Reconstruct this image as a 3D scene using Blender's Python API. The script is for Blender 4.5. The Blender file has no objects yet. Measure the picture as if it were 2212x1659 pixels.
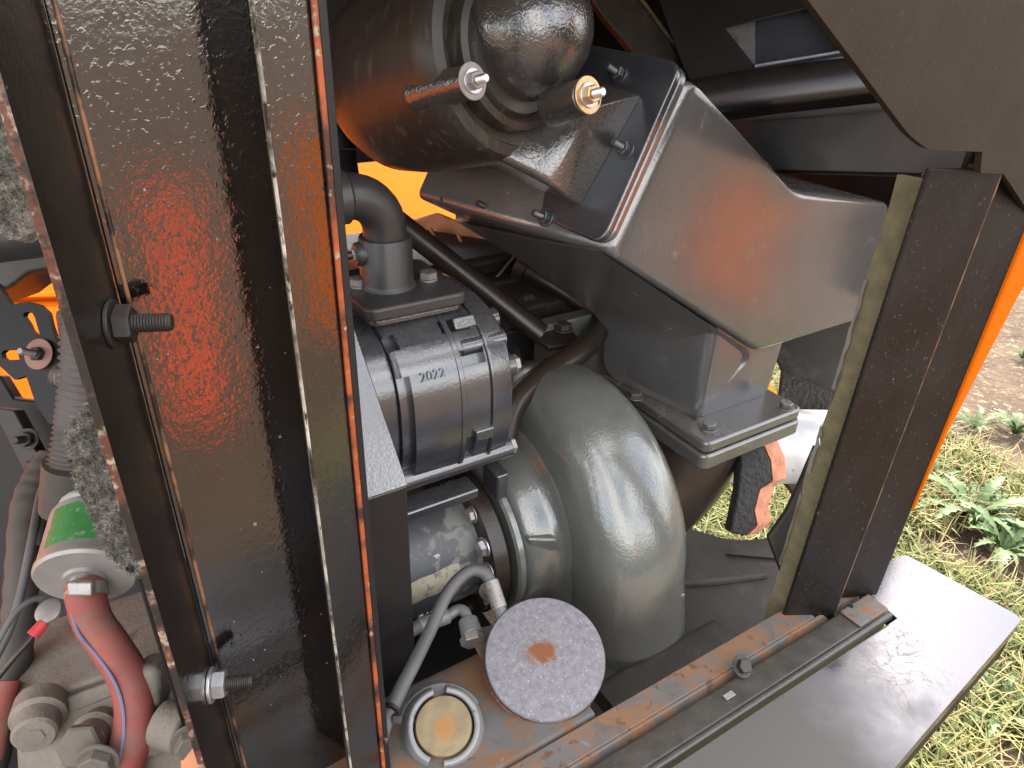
import bpy, bmesh, math, random
import numpy as np
from mathutils import Vector, Matrix, noise
random.seed(7)
rad = math.radians
V = Vector
sc = bpy.context.scene
COL = sc.collection

# ------------------------------------------------------------------ camera
PITCH, ROLL, FPX = rad(29.4), rad(2.2), 1533.0        # focal length in pixels of a 2212 px wide picture
C0 = V((0, 0, 1.45))
FWD = V((0, math.cos(PITCH), -math.sin(PITCH)))
_r, _u = V((1, 0, 0)), V((0, math.sin(PITCH), math.cos(PITCH)))
RGT = _r * math.cos(ROLL) + _u * math.sin(ROLL)
UP = -_r * math.sin(ROLL) + _u * math.cos(ROLL)
cam = bpy.data.cameras.new('camera')
cam.sensor_width = 36.0
cam.lens = 36.0 * FPX / 2212.0
cam.clip_start, cam.clip_end = 0.01, 500
co = bpy.data.objects.new('camera', cam)
COL.objects.link(co)
co.matrix_world = Matrix((( RGT.x, UP.x, -FWD.x, C0.x), (RGT.y, UP.y, -FWD.y, C0.y), (RGT.z, UP.z, -FWD.z, C0.z), (0, 0, 0, 1)))
sc.camera = co

# ------------------------------------------------------------------ light
SUN_AZ, SUN_EL = rad(12), rad(48)
w = bpy.data.worlds.new('World'); sc.world = w; w.use_nodes = True
nt = w.node_tree
sky = nt.nodes.new('ShaderNodeTexSky'); sky.sky_type = 'NISHITA'; sky.sun_disc = False
sky.sun_elevation, sky.sun_rotation = SUN_EL, SUN_AZ
sky.dust_density = 3.0
bg = nt.nodes['Background']; bg.inputs['Strength'].default_value = 0.15
# broken white cloud over the whole sky
_n = nt.nodes.new('ShaderNodeTexNoise'); _n.inputs['Scale'].default_value = 2.6; _n.inputs['Detail'].default_value = 6; _n.inputs['Roughness'].default_value = .55
_tc = nt.nodes.new('ShaderNodeTexCoord'); nt.links.new(_tc.outputs['Generated'], _n.inputs['Vector'])
_mr = nt.nodes.new('ShaderNodeMapRange'); _mr.inputs[1].default_value = .40; _mr.inputs[2].default_value = .60; nt.links.new(_n.outputs[0], _mr.inputs[0])
_mx = nt.nodes.new('ShaderNodeMix'); _mx.data_type = 'RGBA'; nt.links.new(_mr.outputs[0], _mx.inputs[0]); nt.links.new(sky.outputs[0], _mx.inputs[6]); _mx.inputs[7].default_value = (7.9, 7.6, 7.3, 1)
nt.links.new(_mx.outputs[2], bg.inputs[0])
sun = bpy.data.lights.new('sun', 'SUN'); sun.energy = 2.0; sun.angle = rad(0.5); sun.color = (1, 0.90, 0.76)
so = bpy.data.objects.new('sun', sun); COL.objects.link(so)
SDIR = V((math.sin(SUN_AZ) * math.cos(SUN_EL), math.cos(SUN_AZ) * math.cos(SUN_EL), math.sin(SUN_EL)))
so.rotation_euler = SDIR.to_track_quat('Z', 'Y').to_euler(); so.location = SDIR * 20
sc.view_settings.view_transform = 'Standard'; sc.view_settings.look = 'None'
sc.view_settings.exposure = 2.12; sc.view_settings.gamma = 1.0
sc.render.engine = 'CYCLES'; sc.cycles.max_bounces = 8; sc.cycles.use_denoising = True

# ------------------------------------------------------------------ machine frame: a along the side, b inwards, z up
TH = rad(57)
A = V((math.sin(TH), math.cos(TH), 0)); B = V((-math.cos(TH), math.sin(TH), 0)); Z = V((0, 0, 1))
def M(a, b, z): return A * a + B * b + Z * z
def toM(p): return V((p.dot(A), p.dot(B), p.z))
def ray(x, y): return FWD + RGT * ((x - 1106) / FPX) - UP * ((y - 829.5) / FPX)
def at(x, y, d): return C0 + ray(x, y) * d
def rp(x, y, p, n):
    r = ray(x, y); return C0 + r * ((p - C0).dot(n) / r.dot(n))
AX = {'a': A, 'b': B, 'z': Z}
def q(x, y, ax, v): return rp(x, y, AX[ax] * v, AX[ax])
def plan(x, y, Y, z=0):
    r = ray(x, y); return V((r.x / r.y * Y, Y, z))

# ------------------------------------------------------------------ materials
MATS = {}
def paint(name, col, rough=.4, ior=1.5, metal=0.0, bump=((350, .25, .0006),), var=.2, vscale=18, spots=(), dust=None, coat=0.0, coat_rough=.08, stretch=None, rvar=0.0, bscale=.32, pimple=None, blot=None, veins=None):
    """procedural surface: base colour with blotches, shaped stains (spots), dust settled on faces that look up, fine relief"""
    m = bpy.data.materials.new(name); m.use_nodes = True; MATS[name] = m
    t = m.node_tree; N, L = t.nodes, t.links
    bs = N['Principled BSDF']
    tc = N.new('ShaderNodeTexCoord')
    src = tc.outputs['Object']
    if stretch:
        mp = N.new('ShaderNodeMapping'); mp.inputs['Scale'].default_value = stretch
        L.new(src, mp.inputs['Vector']); ssrc = mp.outputs[0]
    else: ssrc = src
    def nz(scale, detail=4, rough_=.55, s=None, dist=0.0):
        n = N.new('ShaderNodeTexNoise'); n.inputs['Scale'].default_value = scale; n.inputs['Detail'].default_value = detail
        n.inputs['Roughness'].default_value = rough_; n.inputs['Distortion'].default_value = dist
        L.new(s or src, n.inputs['Vector']); return n.outputs[0]
    def ramp(sock, lo, hi, a=0.0, b=1.0):
        r = N.new('ShaderNodeMapRange'); r.inputs[1].default_value = lo; r.inputs[2].default_value = hi
        r.inputs[3].default_value = a; r.inputs[4].default_value = b; L.new(sock, r.inputs[0]); return r.outputs[0]
    def mix(fac, c1, c2):
        x = N.new('ShaderNodeMix'); x.data_type = 'RGBA'
        if isinstance(fac, float): x.inputs[0].default_value = fac
        else: L.new(fac, x.inputs[0])
        for i, c in ((6, c1), (7, c2)):
            if isinstance(c, tuple): x.inputs[i].default_value = (*c, 1)
            else: L.new(c, x.inputs[i])
        return x.outputs[2]
    c = tuple(col)
    lo = tuple(v * (1 - var) for v in c); hi = tuple(min(1, v * (1 + var)) for v in c)
    cur = mix(ramp(nz(vscale, 6), .3, .7), lo, hi)
    rsock = None
    r_cur = rough
    rv = N.new('ShaderNodeValue'); rv.outputs[0].default_value = rough; rsock = rv.outputs[0]
    if rvar:
        rsock = ramp(nz(vscale * 3, 5), .3, .7, max(.03, rough - rvar), rough + rvar)
    def mixf(fac, s, v):
        x = N.new('ShaderNodeMix'); x.data_type = 'FLOAT'; L.new(fac, x.inputs[0]); L.new(s, x.inputs[2]); x.inputs[3].default_value = v
        return x.outputs[0]
    if dust:
        dc, amt, dr = dust
        g = N.new('ShaderNodeNewGeometry'); sx = N.new('ShaderNodeSeparateXYZ'); L.new(g.outputs['Normal'], sx.inputs[0])
        up_ = ramp(sx.outputs[2], -.1, .9, .15, 1.0)
        mu = N.new('ShaderNodeMath'); mu.operation = 'MULTIPLY'; L.new(up_, mu.inputs[0]); L.new(ramp(nz(45, 7, .65), .25, .75, .3 * amt, amt), mu.inputs[1])
        cur = mix(mu.outputs[0], cur, tuple(dc)); rsock = mixf(mu.outputs[0], rsock, dr)
    for sp in spots:
        scol, sscale, slo, shi, sr = sp[:5]
        f = ramp(nz(sscale, 7, .62, ssrc, .3), slo, shi)
        cur = mix(f, cur, tuple(scol)); rsock = mixf(f, rsock, sr)
    if veins:                                            # thin dried runs and scratches, only in patches
        a_ = N.new('ShaderNodeMath'); a_.operation = 'SUBTRACT'; L.new(nz(veins[1], 5, .62, None, 1.2), a_.inputs[0]); a_.inputs[1].default_value = .5
        b_ = N.new('ShaderNodeMath'); b_.operation = 'ABSOLUTE'; L.new(a_.outputs[0], b_.inputs[0])
        c_ = N.new('ShaderNodeMath'); c_.operation = 'MULTIPLY'; L.new(ramp(b_.outputs[0], veins[2], veins[2] * .2), c_.inputs[0]); L.new(ramp(nz(6, 4, .55), .50, .62), c_.inputs[1])
        cur = mix(c_.outputs[0], cur, tuple(veins[0])); rsock = mixf(c_.outputs[0], rsock, .8)
    if blot:                                             # one stain round a point of the thing
        (bc, br, bcol, bsc, bam) = blot
        vd = N.new('ShaderNodeVectorMath'); vd.operation = 'DISTANCE'; vd.inputs[1].default_value = bc; L.new(src, vd.inputs[0])
        ma = N.new('ShaderNodeMath'); ma.operation = 'MULTIPLY_ADD'; L.new(nz(bsc, 6, .6), ma.inputs[0]); ma.inputs[1].default_value = -br * bam; L.new(vd.outputs['Value'], ma.inputs[2])
        f = ramp(ma.outputs[0], br * (1 - bam * .5) + br * .3, br * (1 - bam * .5) - br * .3); cur = mix(f, cur, tuple(bcol)); rsock = mixf(f, rsock, .85)
    L.new(cur, bs.inputs['Base Color']); L.new(rsock, bs.inputs['Roughness'])
    bs.inputs['IOR'].default_value = ior; bs.inputs['Metallic'].default_value = metal
    if coat: bs.inputs['Coat Weight'].default_value = coat; bs.inputs['Coat Roughness'].default_value = coat_rough
    prev = None
    for (s, st, di) in bump:
        bn = N.new('ShaderNodeBump'); bn.inputs['Strength'].default_value = st; bn.inputs['Distance'].default_value = di * bscale
        L.new(nz(s, 3, .5), bn.inputs['Height'])
        if prev: L.new(prev, bn.inputs['Normal'])
        prev = bn.outputs[0]
    if pimple:                                           # sparse raised grains in the paint
        bn = N.new('ShaderNodeBump'); bn.inputs['Strength'].default_value = pimple[1]; bn.inputs['Distance'].default_value = pimple[2]
        L.new(ramp(nz(pimple[0], 2, .5), pimple[3], pimple[3] + .14), bn.inputs['Height'])
        if prev: L.new(prev, bn.inputs['Normal'])
        prev = bn.outputs[0]
    if prev: L.new(prev, bs.inputs['Normal'])
    if prev and coat: L.new(prev, bs.inputs['Coat Normal'])
    return m

RUST = (.20, .075, .03); DUST = (.23, .19, .14)
paint('pillar_paint', (.0055, .0038, .0033), .085, 2.2, bump=((430, .24, .0012), (120, .16, .003)), var=.5, vscale=25, spots=(((.10, .05, .03), 330, .735, .76, .5),), rvar=.03, pimple=(330, .22, .0005, .60))
paint('pillar_flange_paint', (.009, .007, .006), .2, 1.9, bump=((420, .45, .0012), (120, .15, .002)), var=.4, spots=(((.12, .10, .06), 240, .70, .78, .6),), dust=(DUST, .1, .7))
paint('primer_edge', (.10, .036, .022), .4, bump=((400, .4, .001),), spots=(((.30, .24, .17), 150, .52, .62, .6), ((.02, .015, .012), 40, .47, .56, .4)), bscale=1.0)
paint('copper_edge', (.24, .12, .06), .35, bump=((400, .4, .001),), spots=(((.02, .014, .012), 30, .42, .56, .4),))
paint('orange_glow_edge', (.34, .075, .022), .4, bump=((400, .4, .001),), spots=(((.05, .018, .012), 30, .44, .6, .4), ((.30, .26, .16), 160, .6, .68, .5)))  # orange glow on the pillar's rear edge, painted as strip colour
paint('pane_blue', (.030, .033, .045), .3, 1.7, bump=((300, .2, .0005),), dust=((.2, .19, .17), .2, .8))
paint('jamb_grey', (.15, .15, .14), .7, bump=((300, .3, .0006),), spots=(((.05, .045, .04), 40, .5, .7, .8),))
paint('pale_grey', (.34, .35, .37), .35, bump=())  # pale grey line along the lower edge of the frame opening
paint('highlight_edge', (.55, .51, .42), .3, bump=((300, .5, .002),), var=.3, vscale=60, spots=(((.030, .024, .018), 24, .44, .60, .4), ((.03, .02, .015), 160, .54, .64, .4)), bscale=1.0)  # pale broken strip colour standing in for the flange edge's sky highlight
paint('black_paint', (.007, .0065, .007), .30, 1.6, bump=((420, .3, .0006),), spots=(((.3, .28, .25), 260, .735, .76, .8),), dust=((.14, .11, .08), .22, .8))
paint('beam_paint', (.105, .10, .10), .42, 1.7, bump=((700, .35, .0006),), spots=(((.35, .33, .3), 90, .76, .78, .8),), dust=((.14, .12, .09), .35, .8))
paint('black_satin', (.0055, .0046, .0042), .38, 1.45, bump=((700, .35, .0006),), spots=(((.012, .0095, .008), 24, .42, .66, .5), ((.42, .40, .37), 140, .735, .755, .8), ((.13, .11, .085), 600, .63, .70, .7)), dust=((.10, .085, .065), .12, .8), stretch=(1, 1, .45))
paint('gusset_paint', (.022, .015, .009), .75, 1.3, bump=((600, .4, .0008),), spots=(((.35, .28, .18), 190, .74, .76, .8), ((.045, .032, .018), 420, .55, .7, .8)), dust=((.10, .075, .045), .25, .8))
paint('dark_metal', (.010, .009, .008), .45, bump=((300, .3, .0008),), dust=((.10, .075, .05), .35, .8))
paint('deep_black', (.004, .0032, .003), .6, bump=((200, .3, .001),))
paint('fitting_black', (.026, .026, .028), .36, 1.55, bump=((450, .35, .0008),), spots=(((.12, .07, .045), 55, .70, .72, .6),), dust=((.14, .11, .085), .3, .75))
paint('duct_grey', (.082, .082, .082), .11, 2.05, pimple=(420, .16, .0003, .46), bump=((520, .35, .0008), (60, .12, .003)), var=.14, vscale=12, spots=(((.16, .15, .13), 26, .60, .80, .5), ((.03, .028, .026), 190, .70, .73, .5)), dust=((.20, .16, .115), .38, .6))
paint('housing_grey', (.042, .038, .036), .13, 2.1, pimple=(360, .28, .0005, .46), bump=((320, .45, .0012), (900, .2, .0004)), var=.25, spots=(((.16, .13, .09), 50, .62, .74, .6), ((.22, .12, .08), 45, .74, .77, .7)), dust=((.17, .14, .10), .35, .6))
paint('cylinder_brown', (.028, .023, .019), .36, 1.5, bump=((300, .35, .001),), var=.3, spots=(((.085, .075, .055), 120, .54, .74, .6), ((.11, .09, .06), 300, .66, .72, .7)), stretch=(1, 1, .2), dust=((.15, .12, .085), .35, .7))
paint('case_blue', (.021, .024, .032), .15, 2.1, bump=((330, .5, .0012),), var=.22, spots=(((.36, .13, .03), 70, .76, .78, .8),), dust=((.17, .155, .135), .36, .65))
paint('guard_black', (.012, .012, .013), .13, 2.2, pimple=(360, .14, .0004, .46), bump=((330, .4, .0011),), var=.2, dust=((.15, .13, .11), .16, .6))
paint('volute_grey', (.112, .117, .109), .10, 1.95, pimple=(300, .2, .0004, .46), bump=((330, .3, .0011), (70, .25, .003)), var=.14, vscale=10, spots=(((.25, .25, .22), 130, .75, .77, .5),), dust=((.21, .20, .155), .38, .55))
paint('barrel_paint', (.062, .070, .080), .34, 1.5, bump=((400, .25, .0006),), var=.25, spots=(((.22, .21, .19), 30, .52, .57, .7), ((.50, .50, .52), 24, .66, .665, .6), ((.10, .07, .05), 60, .66, .72, .8)), dust=((.22, .20, .165), .35, .7))
paint('sealant', (.36, .33, .24), .65, bump=((200, .6, .002),), spots=(((.18, .16, .13), 110, .52, .62, .8),))
paint('oily_black', (.018, .013, .010), .28, bump=((250, .5, .0015),), dust=((.09, .06, .04), .3, .6))
paint('zinc', (.55, .55, .56), .32, metal=.85, bump=((500, .3, .0005),), spots=(((.30, .17, .08), 130, .62, .72, .7),))
paint('dull_steel', (.34, .31, .29), .45, metal=.6, bump=((500, .4, .0007),), spots=(((.20, .10, .06), 190, .56, .68, .8),))
paint('brass_zinc', (.55, .38, .20), .3, metal=.8, bump=((500, .3, .0005),))
paint('pink_washer', (.30, .17, .13), .6, metal=.2, bump=((500, .4, .0007),))
paint('cap_rust', (.33, .12, .05), .85, bump=((500, .6, .001),), var=.5, vscale=120, spots=(((.40, .38, .38), 230, .55, .62, .6),), bscale=1.0)
paint('cast_alloy', (.22, .215, .21), .5, metal=.3, bump=((600, .5, .001),), spots=(((.10, .09, .08), 90, .58, .68, .7),))
paint('tank_rust', (.085, .088, .090), .45, bump=((300, .4, .001),), var=.2, spots=(((.17, .085, .04), 26, .47, .58, .8), ((.30, .20, .12), 90, .66, .73, .85), ((.12, .055, .025), 110, .62, .68, .9)), dust=((.20, .17, .13), .35, .8))
paint('rail_rust', (.10, .10, .10), .5, bump=((300, .4, .001),), spots=(((.20, .105, .055), 30, .44, .56, .85), ((.12, .055, .03), 90, .58, .66, .9), ((.16, .16, .17), 70, .64, .68, .7)), dust=((.2, .15, .1), .3, .8))
paint('rail_black', (.012, .011, .011), .34, 1.6, bump=((300, .35, .0009),), spots=(((.22, .19, .15), 330, .62, .74, .8), ((.5, .45, .35), 120, .77, .78, .9)), dust=((.20, .17, .13), .35, .8))
paint('felt', (.15, .128, .068), .95, bump=((700, .7, .0015),), var=.2, vscale=60, spots=(((.05, .042, .03), 40, .66, .74, .95),), bscale=1.0)
paint('tape', (.23, .215, .19), .5, bump=((200, .4, .002),))
paint('foam', (.27, .245, .205), 1.0, bump=((300, 1.0, .006),), var=.6, vscale=120, spots=(((.42, .35, .20), 38, .60, .72, 1.0), ((.03, .028, .025), 55, .58, .66, 1.0)), bscale=1.0)
paint('orange_paint', (.60, .115, .002), .75, 1.15, bump=((60, .15, .003),), var=.06, vscale=5)
paint('orange_dusty', (.50, .20, .085), .6, bump=((200, .3, .001),), var=.3, vscale=20, spots=(((.14, .085, .05), 20, .55, .68, .8),))  # dusty orange, raised to hold the orange bounce light on the intake casting
paint('red_hose', (.27, .048, .036), .7, bump=((500, .3, .0005),), var=.2, vscale=30, spots=(((.22, .13, .10), 25, .48, .68, .9),), dust=((.27, .16, .13), .45, .95))
paint('blue_stripe', (.16, .16, .28), .6, bump=())
paint('hose_rubber', (.075, .073, .075), .5, bump=((500, .3, .0005),), dust=((.2, .18, .15), .25, .9))
paint('filter_metal', (.34, .32, .30), .36, metal=.3, bump=((400, .2, .0004),), dust=((.34, .29, .24), .45, .8))
paint('green_label', (.045, .20, .05), .6, bump=(), var=.15, vscale=60, spots=(((.24, .25, .2), 170, .58, .66, .8),))
paint('dusty_casting', (.15, .13, .105), .75, bump=((240, .6, .0018), (700, .4, .0006)), var=.25, vscale=26, spots=(((.10, .06, .045), 22, .58, .7, .85), ((.06, .055, .05), 210, .66, .71, .9)), dust=((.30, .25, .20), .6, .95), bscale=1.0)
paint('conduit', (.22, .205, .195), .5, metal=.3, bump=(), dust=((.3, .26, .22), .3, .9))
paint('loom', (.05, .045, .04), .6, bump=((200, .4, .001),), dust=((.16, .13, .1), .5, .9))
paint('reflector_red', (.90, .085, .015), .7, bump=((60, .2, .003),))
paint('red_plastic', (.55, .05, .06), .4, bump=())
paint('rubber_mat', (.020, .017, .013), .55, bump=((60, .4, .004), (300, .3, .001)), spots=(((.085, .075, .06), 18, .56, .7, .8),), dust=((.12, .10, .075), .3, .9))
paint('torn_rubber', (.040, .038, .034), .7, bump=((130, .9, .006),), spots=(((.14, .13, .11), 60, .60, .7, .9),), bscale=1.0)
paint('lit_torn_edge', (.62, .26, .15), .8, bump=((200, .6, .003),), var=.3, vscale=60, bscale=1.0)  # orange light falling on the flap's torn side, painted into its colour
paint('white_pipe', (.72, .72, .73), .35, metal=.1, bump=((300, .15, .0005),), spots=(((.4, .38, .34), 60, .63, .68, .6),))
paint('exhaust_black', (.034, .024, .018), .27, 1.8, bump=((250, .2, .0007),), dust=((.13, .1, .07), .35, .7))
paint('dirt', (.10, .066, .040), .95, bump=((25, .8, .03), (160, .8, .01)), var=.45, vscale=5, spots=(((.30, .22, .13), 34, .55, .65, 1), ((.42, .36, .28), 110, .68, .71, 1), ((.07, .045, .025), 60, .60, .66, 1)), bscale=1.0)
paint('grass_blade', (.165, .19, .055), .6, bump=(), var=.55, vscale=9)
paint('dry_blade', (.34, .28, .12), .7, bump=(), var=.4, vscale=14)
paint('weed_leaf', (.10, .16, .055), .5, bump=((120, .5, .003),), var=.35, vscale=14)
paint('stem_green', (.16, .22, .06), .6, bump=())

# ------------------------------------------------------------------ mesh helpers
ROOT = {}                                               # object -> world point its mesh is measured from
def thing(name, label, cat, loc, group=None):
    o = bpy.data.objects.new(name, None); COL.objects.link(o); o.location = loc; o.empty_display_size = .02
    o['label'] = label; o['category'] = cat
    if group: o['group'] = group
    ROOT[o.name] = V(loc); return o
class MB:
    def __init__(s): s.v = []; s.f = []
    def add(s, vs, fs):
        n = len(s.v); s.v += [V(p) for p in vs]; s.f += [tuple(i + n for i in f) for f in fs]; return s
    def loft(s, rings, closed=True, caps=True, loop=False):
        n = len(rings[0]); vs = [p for r in rings for p in r]; fs = []
        R = len(rings)
        for i in range(R if loop else R - 1):
            j = (i + 1) % R
            for k in range(n if closed else n - 1):
                l = (k + 1) % n
                fs.append((i * n + k, i * n + l, j * n + l, j * n + k))
        if caps and closed and not loop: fs += [tuple(range(n - 1, -1, -1)), tuple((R - 1) * n + k for k in range(n))]
        return s.add(vs, fs)
    def prism(s, poly, vec):
        return s.loft([poly, [V(p) + V(vec) for p in poly]])
    def box(s, c, ax, ay, az):                          # centre and three half-axis vectors
        c = V(c); P = []
        for k in (-1, 1):
            P.append([c - ax - ay + az * k, c + ax - ay + az * k, c + ax + ay + az * k, c - ax + ay + az * k])
        return s.loft(P)
    def mbox(s, a0, a1, b0, b1, z0, z1):
        return s.box(M((a0 + a1) / 2, (b0 + b1) / 2, (z0 + z1) / 2), A * (a1 - a0) / 2, B * (b1 - b0) / 2, Z * (z1 - z0) / 2)
    def lathe(s, o, ax, prof, seg=32, caps=True, a0=0, a1=2 * math.pi):
        ax = V(ax).normalized(); x = ax.orthogonal().normalized(); y = ax.cross(x); o = V(o)
        full = abs(a1 - a0 - 2 * math.pi) < 1e-6; rings = []
        n = seg if full else seg + 1
        for (h, r) in prof:
            rings.append([o + ax * h + (x * math.cos(a0 + (a1 - a0) * k / seg) + y * math.sin(a0 + (a1 - a0) * k / seg)) * r for k in range(n)])
        return s.loft(rings, closed=full, caps=caps)
    def cyl(s, p, q_, r, seg=24, r2=None):
        p, q_ = V(p), V(q_); return s.lathe(p, q_ - p, [(0, r), ((q_ - p).length, r if r2 is None else r2)], seg)
    def tube(s, pts, r, seg=14, sub=6, ring=None):
        pts = [V(p) for p in pts]
        P = smooth(pts, sub) if sub else pts
        n = len(P); rs = r if callable(r) else (lambda t: r)
        T = [(P[min(i + 1, n - 1)] - P[max(i - 1, 0)]).normalized() for i in range(n)]
        x = T[0].orthogonal().normalized(); rings = []
        for i in range(n):
            x = (x - T[i] * x.dot(T[i])).normalized(); y = T[i].cross(x); rr = rs(i / (n - 1))
            rings.append([P[i] + (x * math.cos(2 * math.pi * k / seg) + y * math.sin(2 * math.pi * k / seg)) * rr for k in range(seg)])
        return s.loft(rings)
    def build(s, name, mat, parent=None, bevel=0, seg=2, ang=38, sub=0, label=None, flat=False, tag=None, kind=None, group=None):
        if parent is not None: o0 = ROOT[parent.name]
        else:
            n = len(s.v); o0 = V((sum(p.x for p in s.v) / n, sum(p.y for p in s.v) / n, min(p.z for p in s.v)))
        me = bpy.data.meshes.new(name); me.from_pydata([tuple(p - o0) for p in s.v], [], s.f)
        bm = bmesh.new(); bm.from_mesh(me); bmesh.ops.recalc_face_normals(bm, faces=bm.faces[:]); bm.to_mesh(me); bm.free()
        me.materials.append(MATS[mat])
        o = bpy.data.objects.new(name, me); COL.objects.link(o)
        if parent is not None: o.parent = parent
        else: o.location = o0
        ROOT[o.name] = o0
        if bevel:
            b = o.modifiers.new('bevel', 'BEVEL'); b.width = bevel; b.segments = seg; b.limit_method = 'ANGLE'; b.angle_limit = rad(30)
        if sub:
            b = o.modifiers.new('sub', 'SUBSURF'); b.levels = b.render_levels = sub
        if not flat:
            me.polygons.foreach_set('use_smooth', [True] * len(me.polygons)); me.set_sharp_from_angle(angle=rad(ang))
            if bevel:
                wn = o.modifiers.new('wn', 'WEIGHTED_NORMAL'); wn.keep_sharp = True
        if label: o['label'] = label
        if tag: o['category'] = tag
        if kind: o['kind'] = kind
        if group: o['group'] = group
        return o
def smooth(pts, sub):
    out = []
    for i in range(len(pts) - 1):
        p0, p1, p2, p3 = pts[max(i - 1, 0)], pts[i], pts[i + 1], pts[min(i + 2, len(pts) - 1)]
        for k in range(sub):
            t = k / sub
            out.append(.5 * ((2 * p1) + (p2 - p0) * t + (2 * p0 - 5 * p1 + 4 * p2 - p3) * t * t + (3 * p1 - p0 - 3 * p2 + p3) * t ** 3))
    return out + [pts[-1]]
def rounded(poly, r, n=5):                              # round the corners of a planar polygon of 3-D points
    out = []; L = len(poly)
    for i in range(L):
        p, a, b = V(poly[i]), V(poly[i - 1]), V(poly[(i + 1) % L])
        rr = r[i] if isinstance(r, (list, tuple)) else r
        da, db = (a - p), (b - p)
        ra = min(rr, da.length * .49, db.length * .49)
        s, e = p + da.normalized() * ra, p + db.normalized() * ra
        for k in range(n + 1):
            t = k / n; out.append(s * (1 - t) ** 2 + p * 2 * t * (1 - t) + e * t * t)
    return out
def sheet(polys, name, mat, parent, nrm, thick, bevel=.001, **kw):
    """flat plate with holes: polys are loops of coplanar world points, the first one the outline"""
    o = polys[0][0]; n = V(nrm).normalized(); x = (polys[0][1] - o); x = (x - n * x.dot(n)).normalized(); y = n.cross(x)
    cu = bpy.data.curves.new('c', 'CURVE'); cu.dimensions = '2D'; cu.fill_mode = 'BOTH'; cu.extrude = thick / 2
    for pl in polys:
        sp = cu.splines.new('POLY'); sp.points.add(len(pl) - 1); sp.use_cyclic_u = True
        for i, p in enumerate(pl): sp.points[i].co = ((p - o).dot(x), (p - o).dot(y), 0, 1)
    t = bpy.data.objects.new('c', cu); COL.objects.link(t)
    me = bpy.data.meshes.new_from_object(t.evaluated_get(bpy.context.evaluated_depsgraph_get()))
    bpy.data.objects.remove(t); bpy.data.curves.remove(cu)
    mb = MB(); mb.add([o + x * v.co.x + y * v.co.y + n * v.co.z for v in me.vertices], [tuple(p.vertices) for p in me.polygons])
    bpy.data.meshes.remove(me)
    return mb.build(name, mat, parent, **kw)
def text(body, name, mat, parent, pos, ux, uy, size, ext=.0006, label=None):
    cu = bpy.data.curves.new('t', 'FONT'); cu.body = body; cu.size = size; cu.extrude = ext; cu.align_x = 'CENTER'; cu.align_y = 'CENTER'
    t = bpy.data.objects.new('t', cu); COL.objects.link(t)
    me = bpy.data.meshes.new_from_object(t.evaluated_get(bpy.context.evaluated_depsgraph_get()))
    bpy.data.objects.remove(t); bpy.data.curves.remove(cu)
    ux = V(ux).normalized(); uy = V(uy); uy = (uy - ux * uy.dot(ux)).normalized(); n = ux.cross(uy)
    mb = MB(); mb.add([pos + ux * v.co.x + uy * v.co.y + n * v.co.z for v in me.vertices], [tuple(p.vertices) for p in me.polygons])
    bpy.data.meshes.remove(me)
    return mb.build(name, mat, parent, flat=True, label=label)

def cut(o, boxes):
    """cast recesses: take solid blocks out of an object's mesh for good"""
    mods = list(o.modifiers); keep = [(m.type, m.width if m.type == 'BEVEL' else 0) for m in mods]; o.modifiers.clear(); tmp = []
    for mb in boxes:
        c = mb.build('cutter', 'deep_black', None, flat=True); m = o.modifiers.new('b', 'BOOLEAN'); m.object = c; m.operation = 'DIFFERENCE'; m.solver = 'EXACT'; tmp.append(c)
    bpy.context.view_layer.update()
    me = bpy.data.meshes.new_from_object(o.evaluated_get(bpy.context.evaluated_depsgraph_get()))
    o.modifiers.clear(); o.data = me
    me.polygons.foreach_set('use_smooth', [True] * len(me.polygons)); me.set_sharp_from_angle(angle=rad(38))
    for c in tmp: bpy.data.objects.remove(c)
    return o

# fasteners: one mesh of each kind, shared
def _mesh(name, mb, mat, ang=35):
    o = mb.build(name, mat, None, ang=ang); me = o.data
    off = o.location.copy()
    for v in me.vertices: v.co += off
    bpy.data.objects.remove(o); return me
def hexring(r, z): return [V((r * math.cos(k * math.pi / 3), r * math.sin(k * math.pi / 3), z)) for k in range(6)]
_h = MB(); _h.loft([hexring(.93, 0), hexring(1, .06), hexring(1, .62), hexring(.86, .72)])
_n = MB(); _n.loft([hexring(.9, 0), hexring(1, .1), hexring(1, .75), hexring(.88, .85)])
_w = MB(); _w.lathe((0, 0, 0), (0, 0, 1), [(0, 1), (.1, 1.0), (.13, .97)], 28)
_s = MB(); _prof = []
for k in range(15): _prof += [(k * .1, .5), (k * .1 + .05, .44)]
_prof += [(1.5, .46), (1.56, .38)]
_s.lathe((0, 0, 0), (0, 0, 1), _prof, 16)
FM = {}
def fm(kind, mat):
    if (kind, mat) not in FM:
        mb = MB(); src = {'head': _h, 'nut': _n, 'washer': _w, 'stud': _s}[kind]; mb.v = [p.copy() for p in src.v]; mb.f = list(src.f)
        FM[(kind, mat)] = _mesh(kind, mb, mat)
    return FM[(kind, mat)]
def child(name, me, parent, pos, ax, scale, spin=0.0, sub=False):
    o = bpy.data.objects.new(name, me); COL.objects.link(o); o.parent = parent
    mw = Matrix.Translation(pos) @ V(ax).to_track_quat('Z', 'Y').to_matrix().to_4x4() @ Matrix.Rotation(spin, 4, 'Z') @ Matrix.Diagonal((*scale, 1))
    if sub: o.matrix_parent_inverse = Matrix(); o.matrix_local = MWS[parent.name].inverted() @ mw
    else: o.matrix_local = Matrix.Translation(-ROOT[parent.name]) @ mw
    MWS[o.name] = mw; return o
MWS = {}
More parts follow.
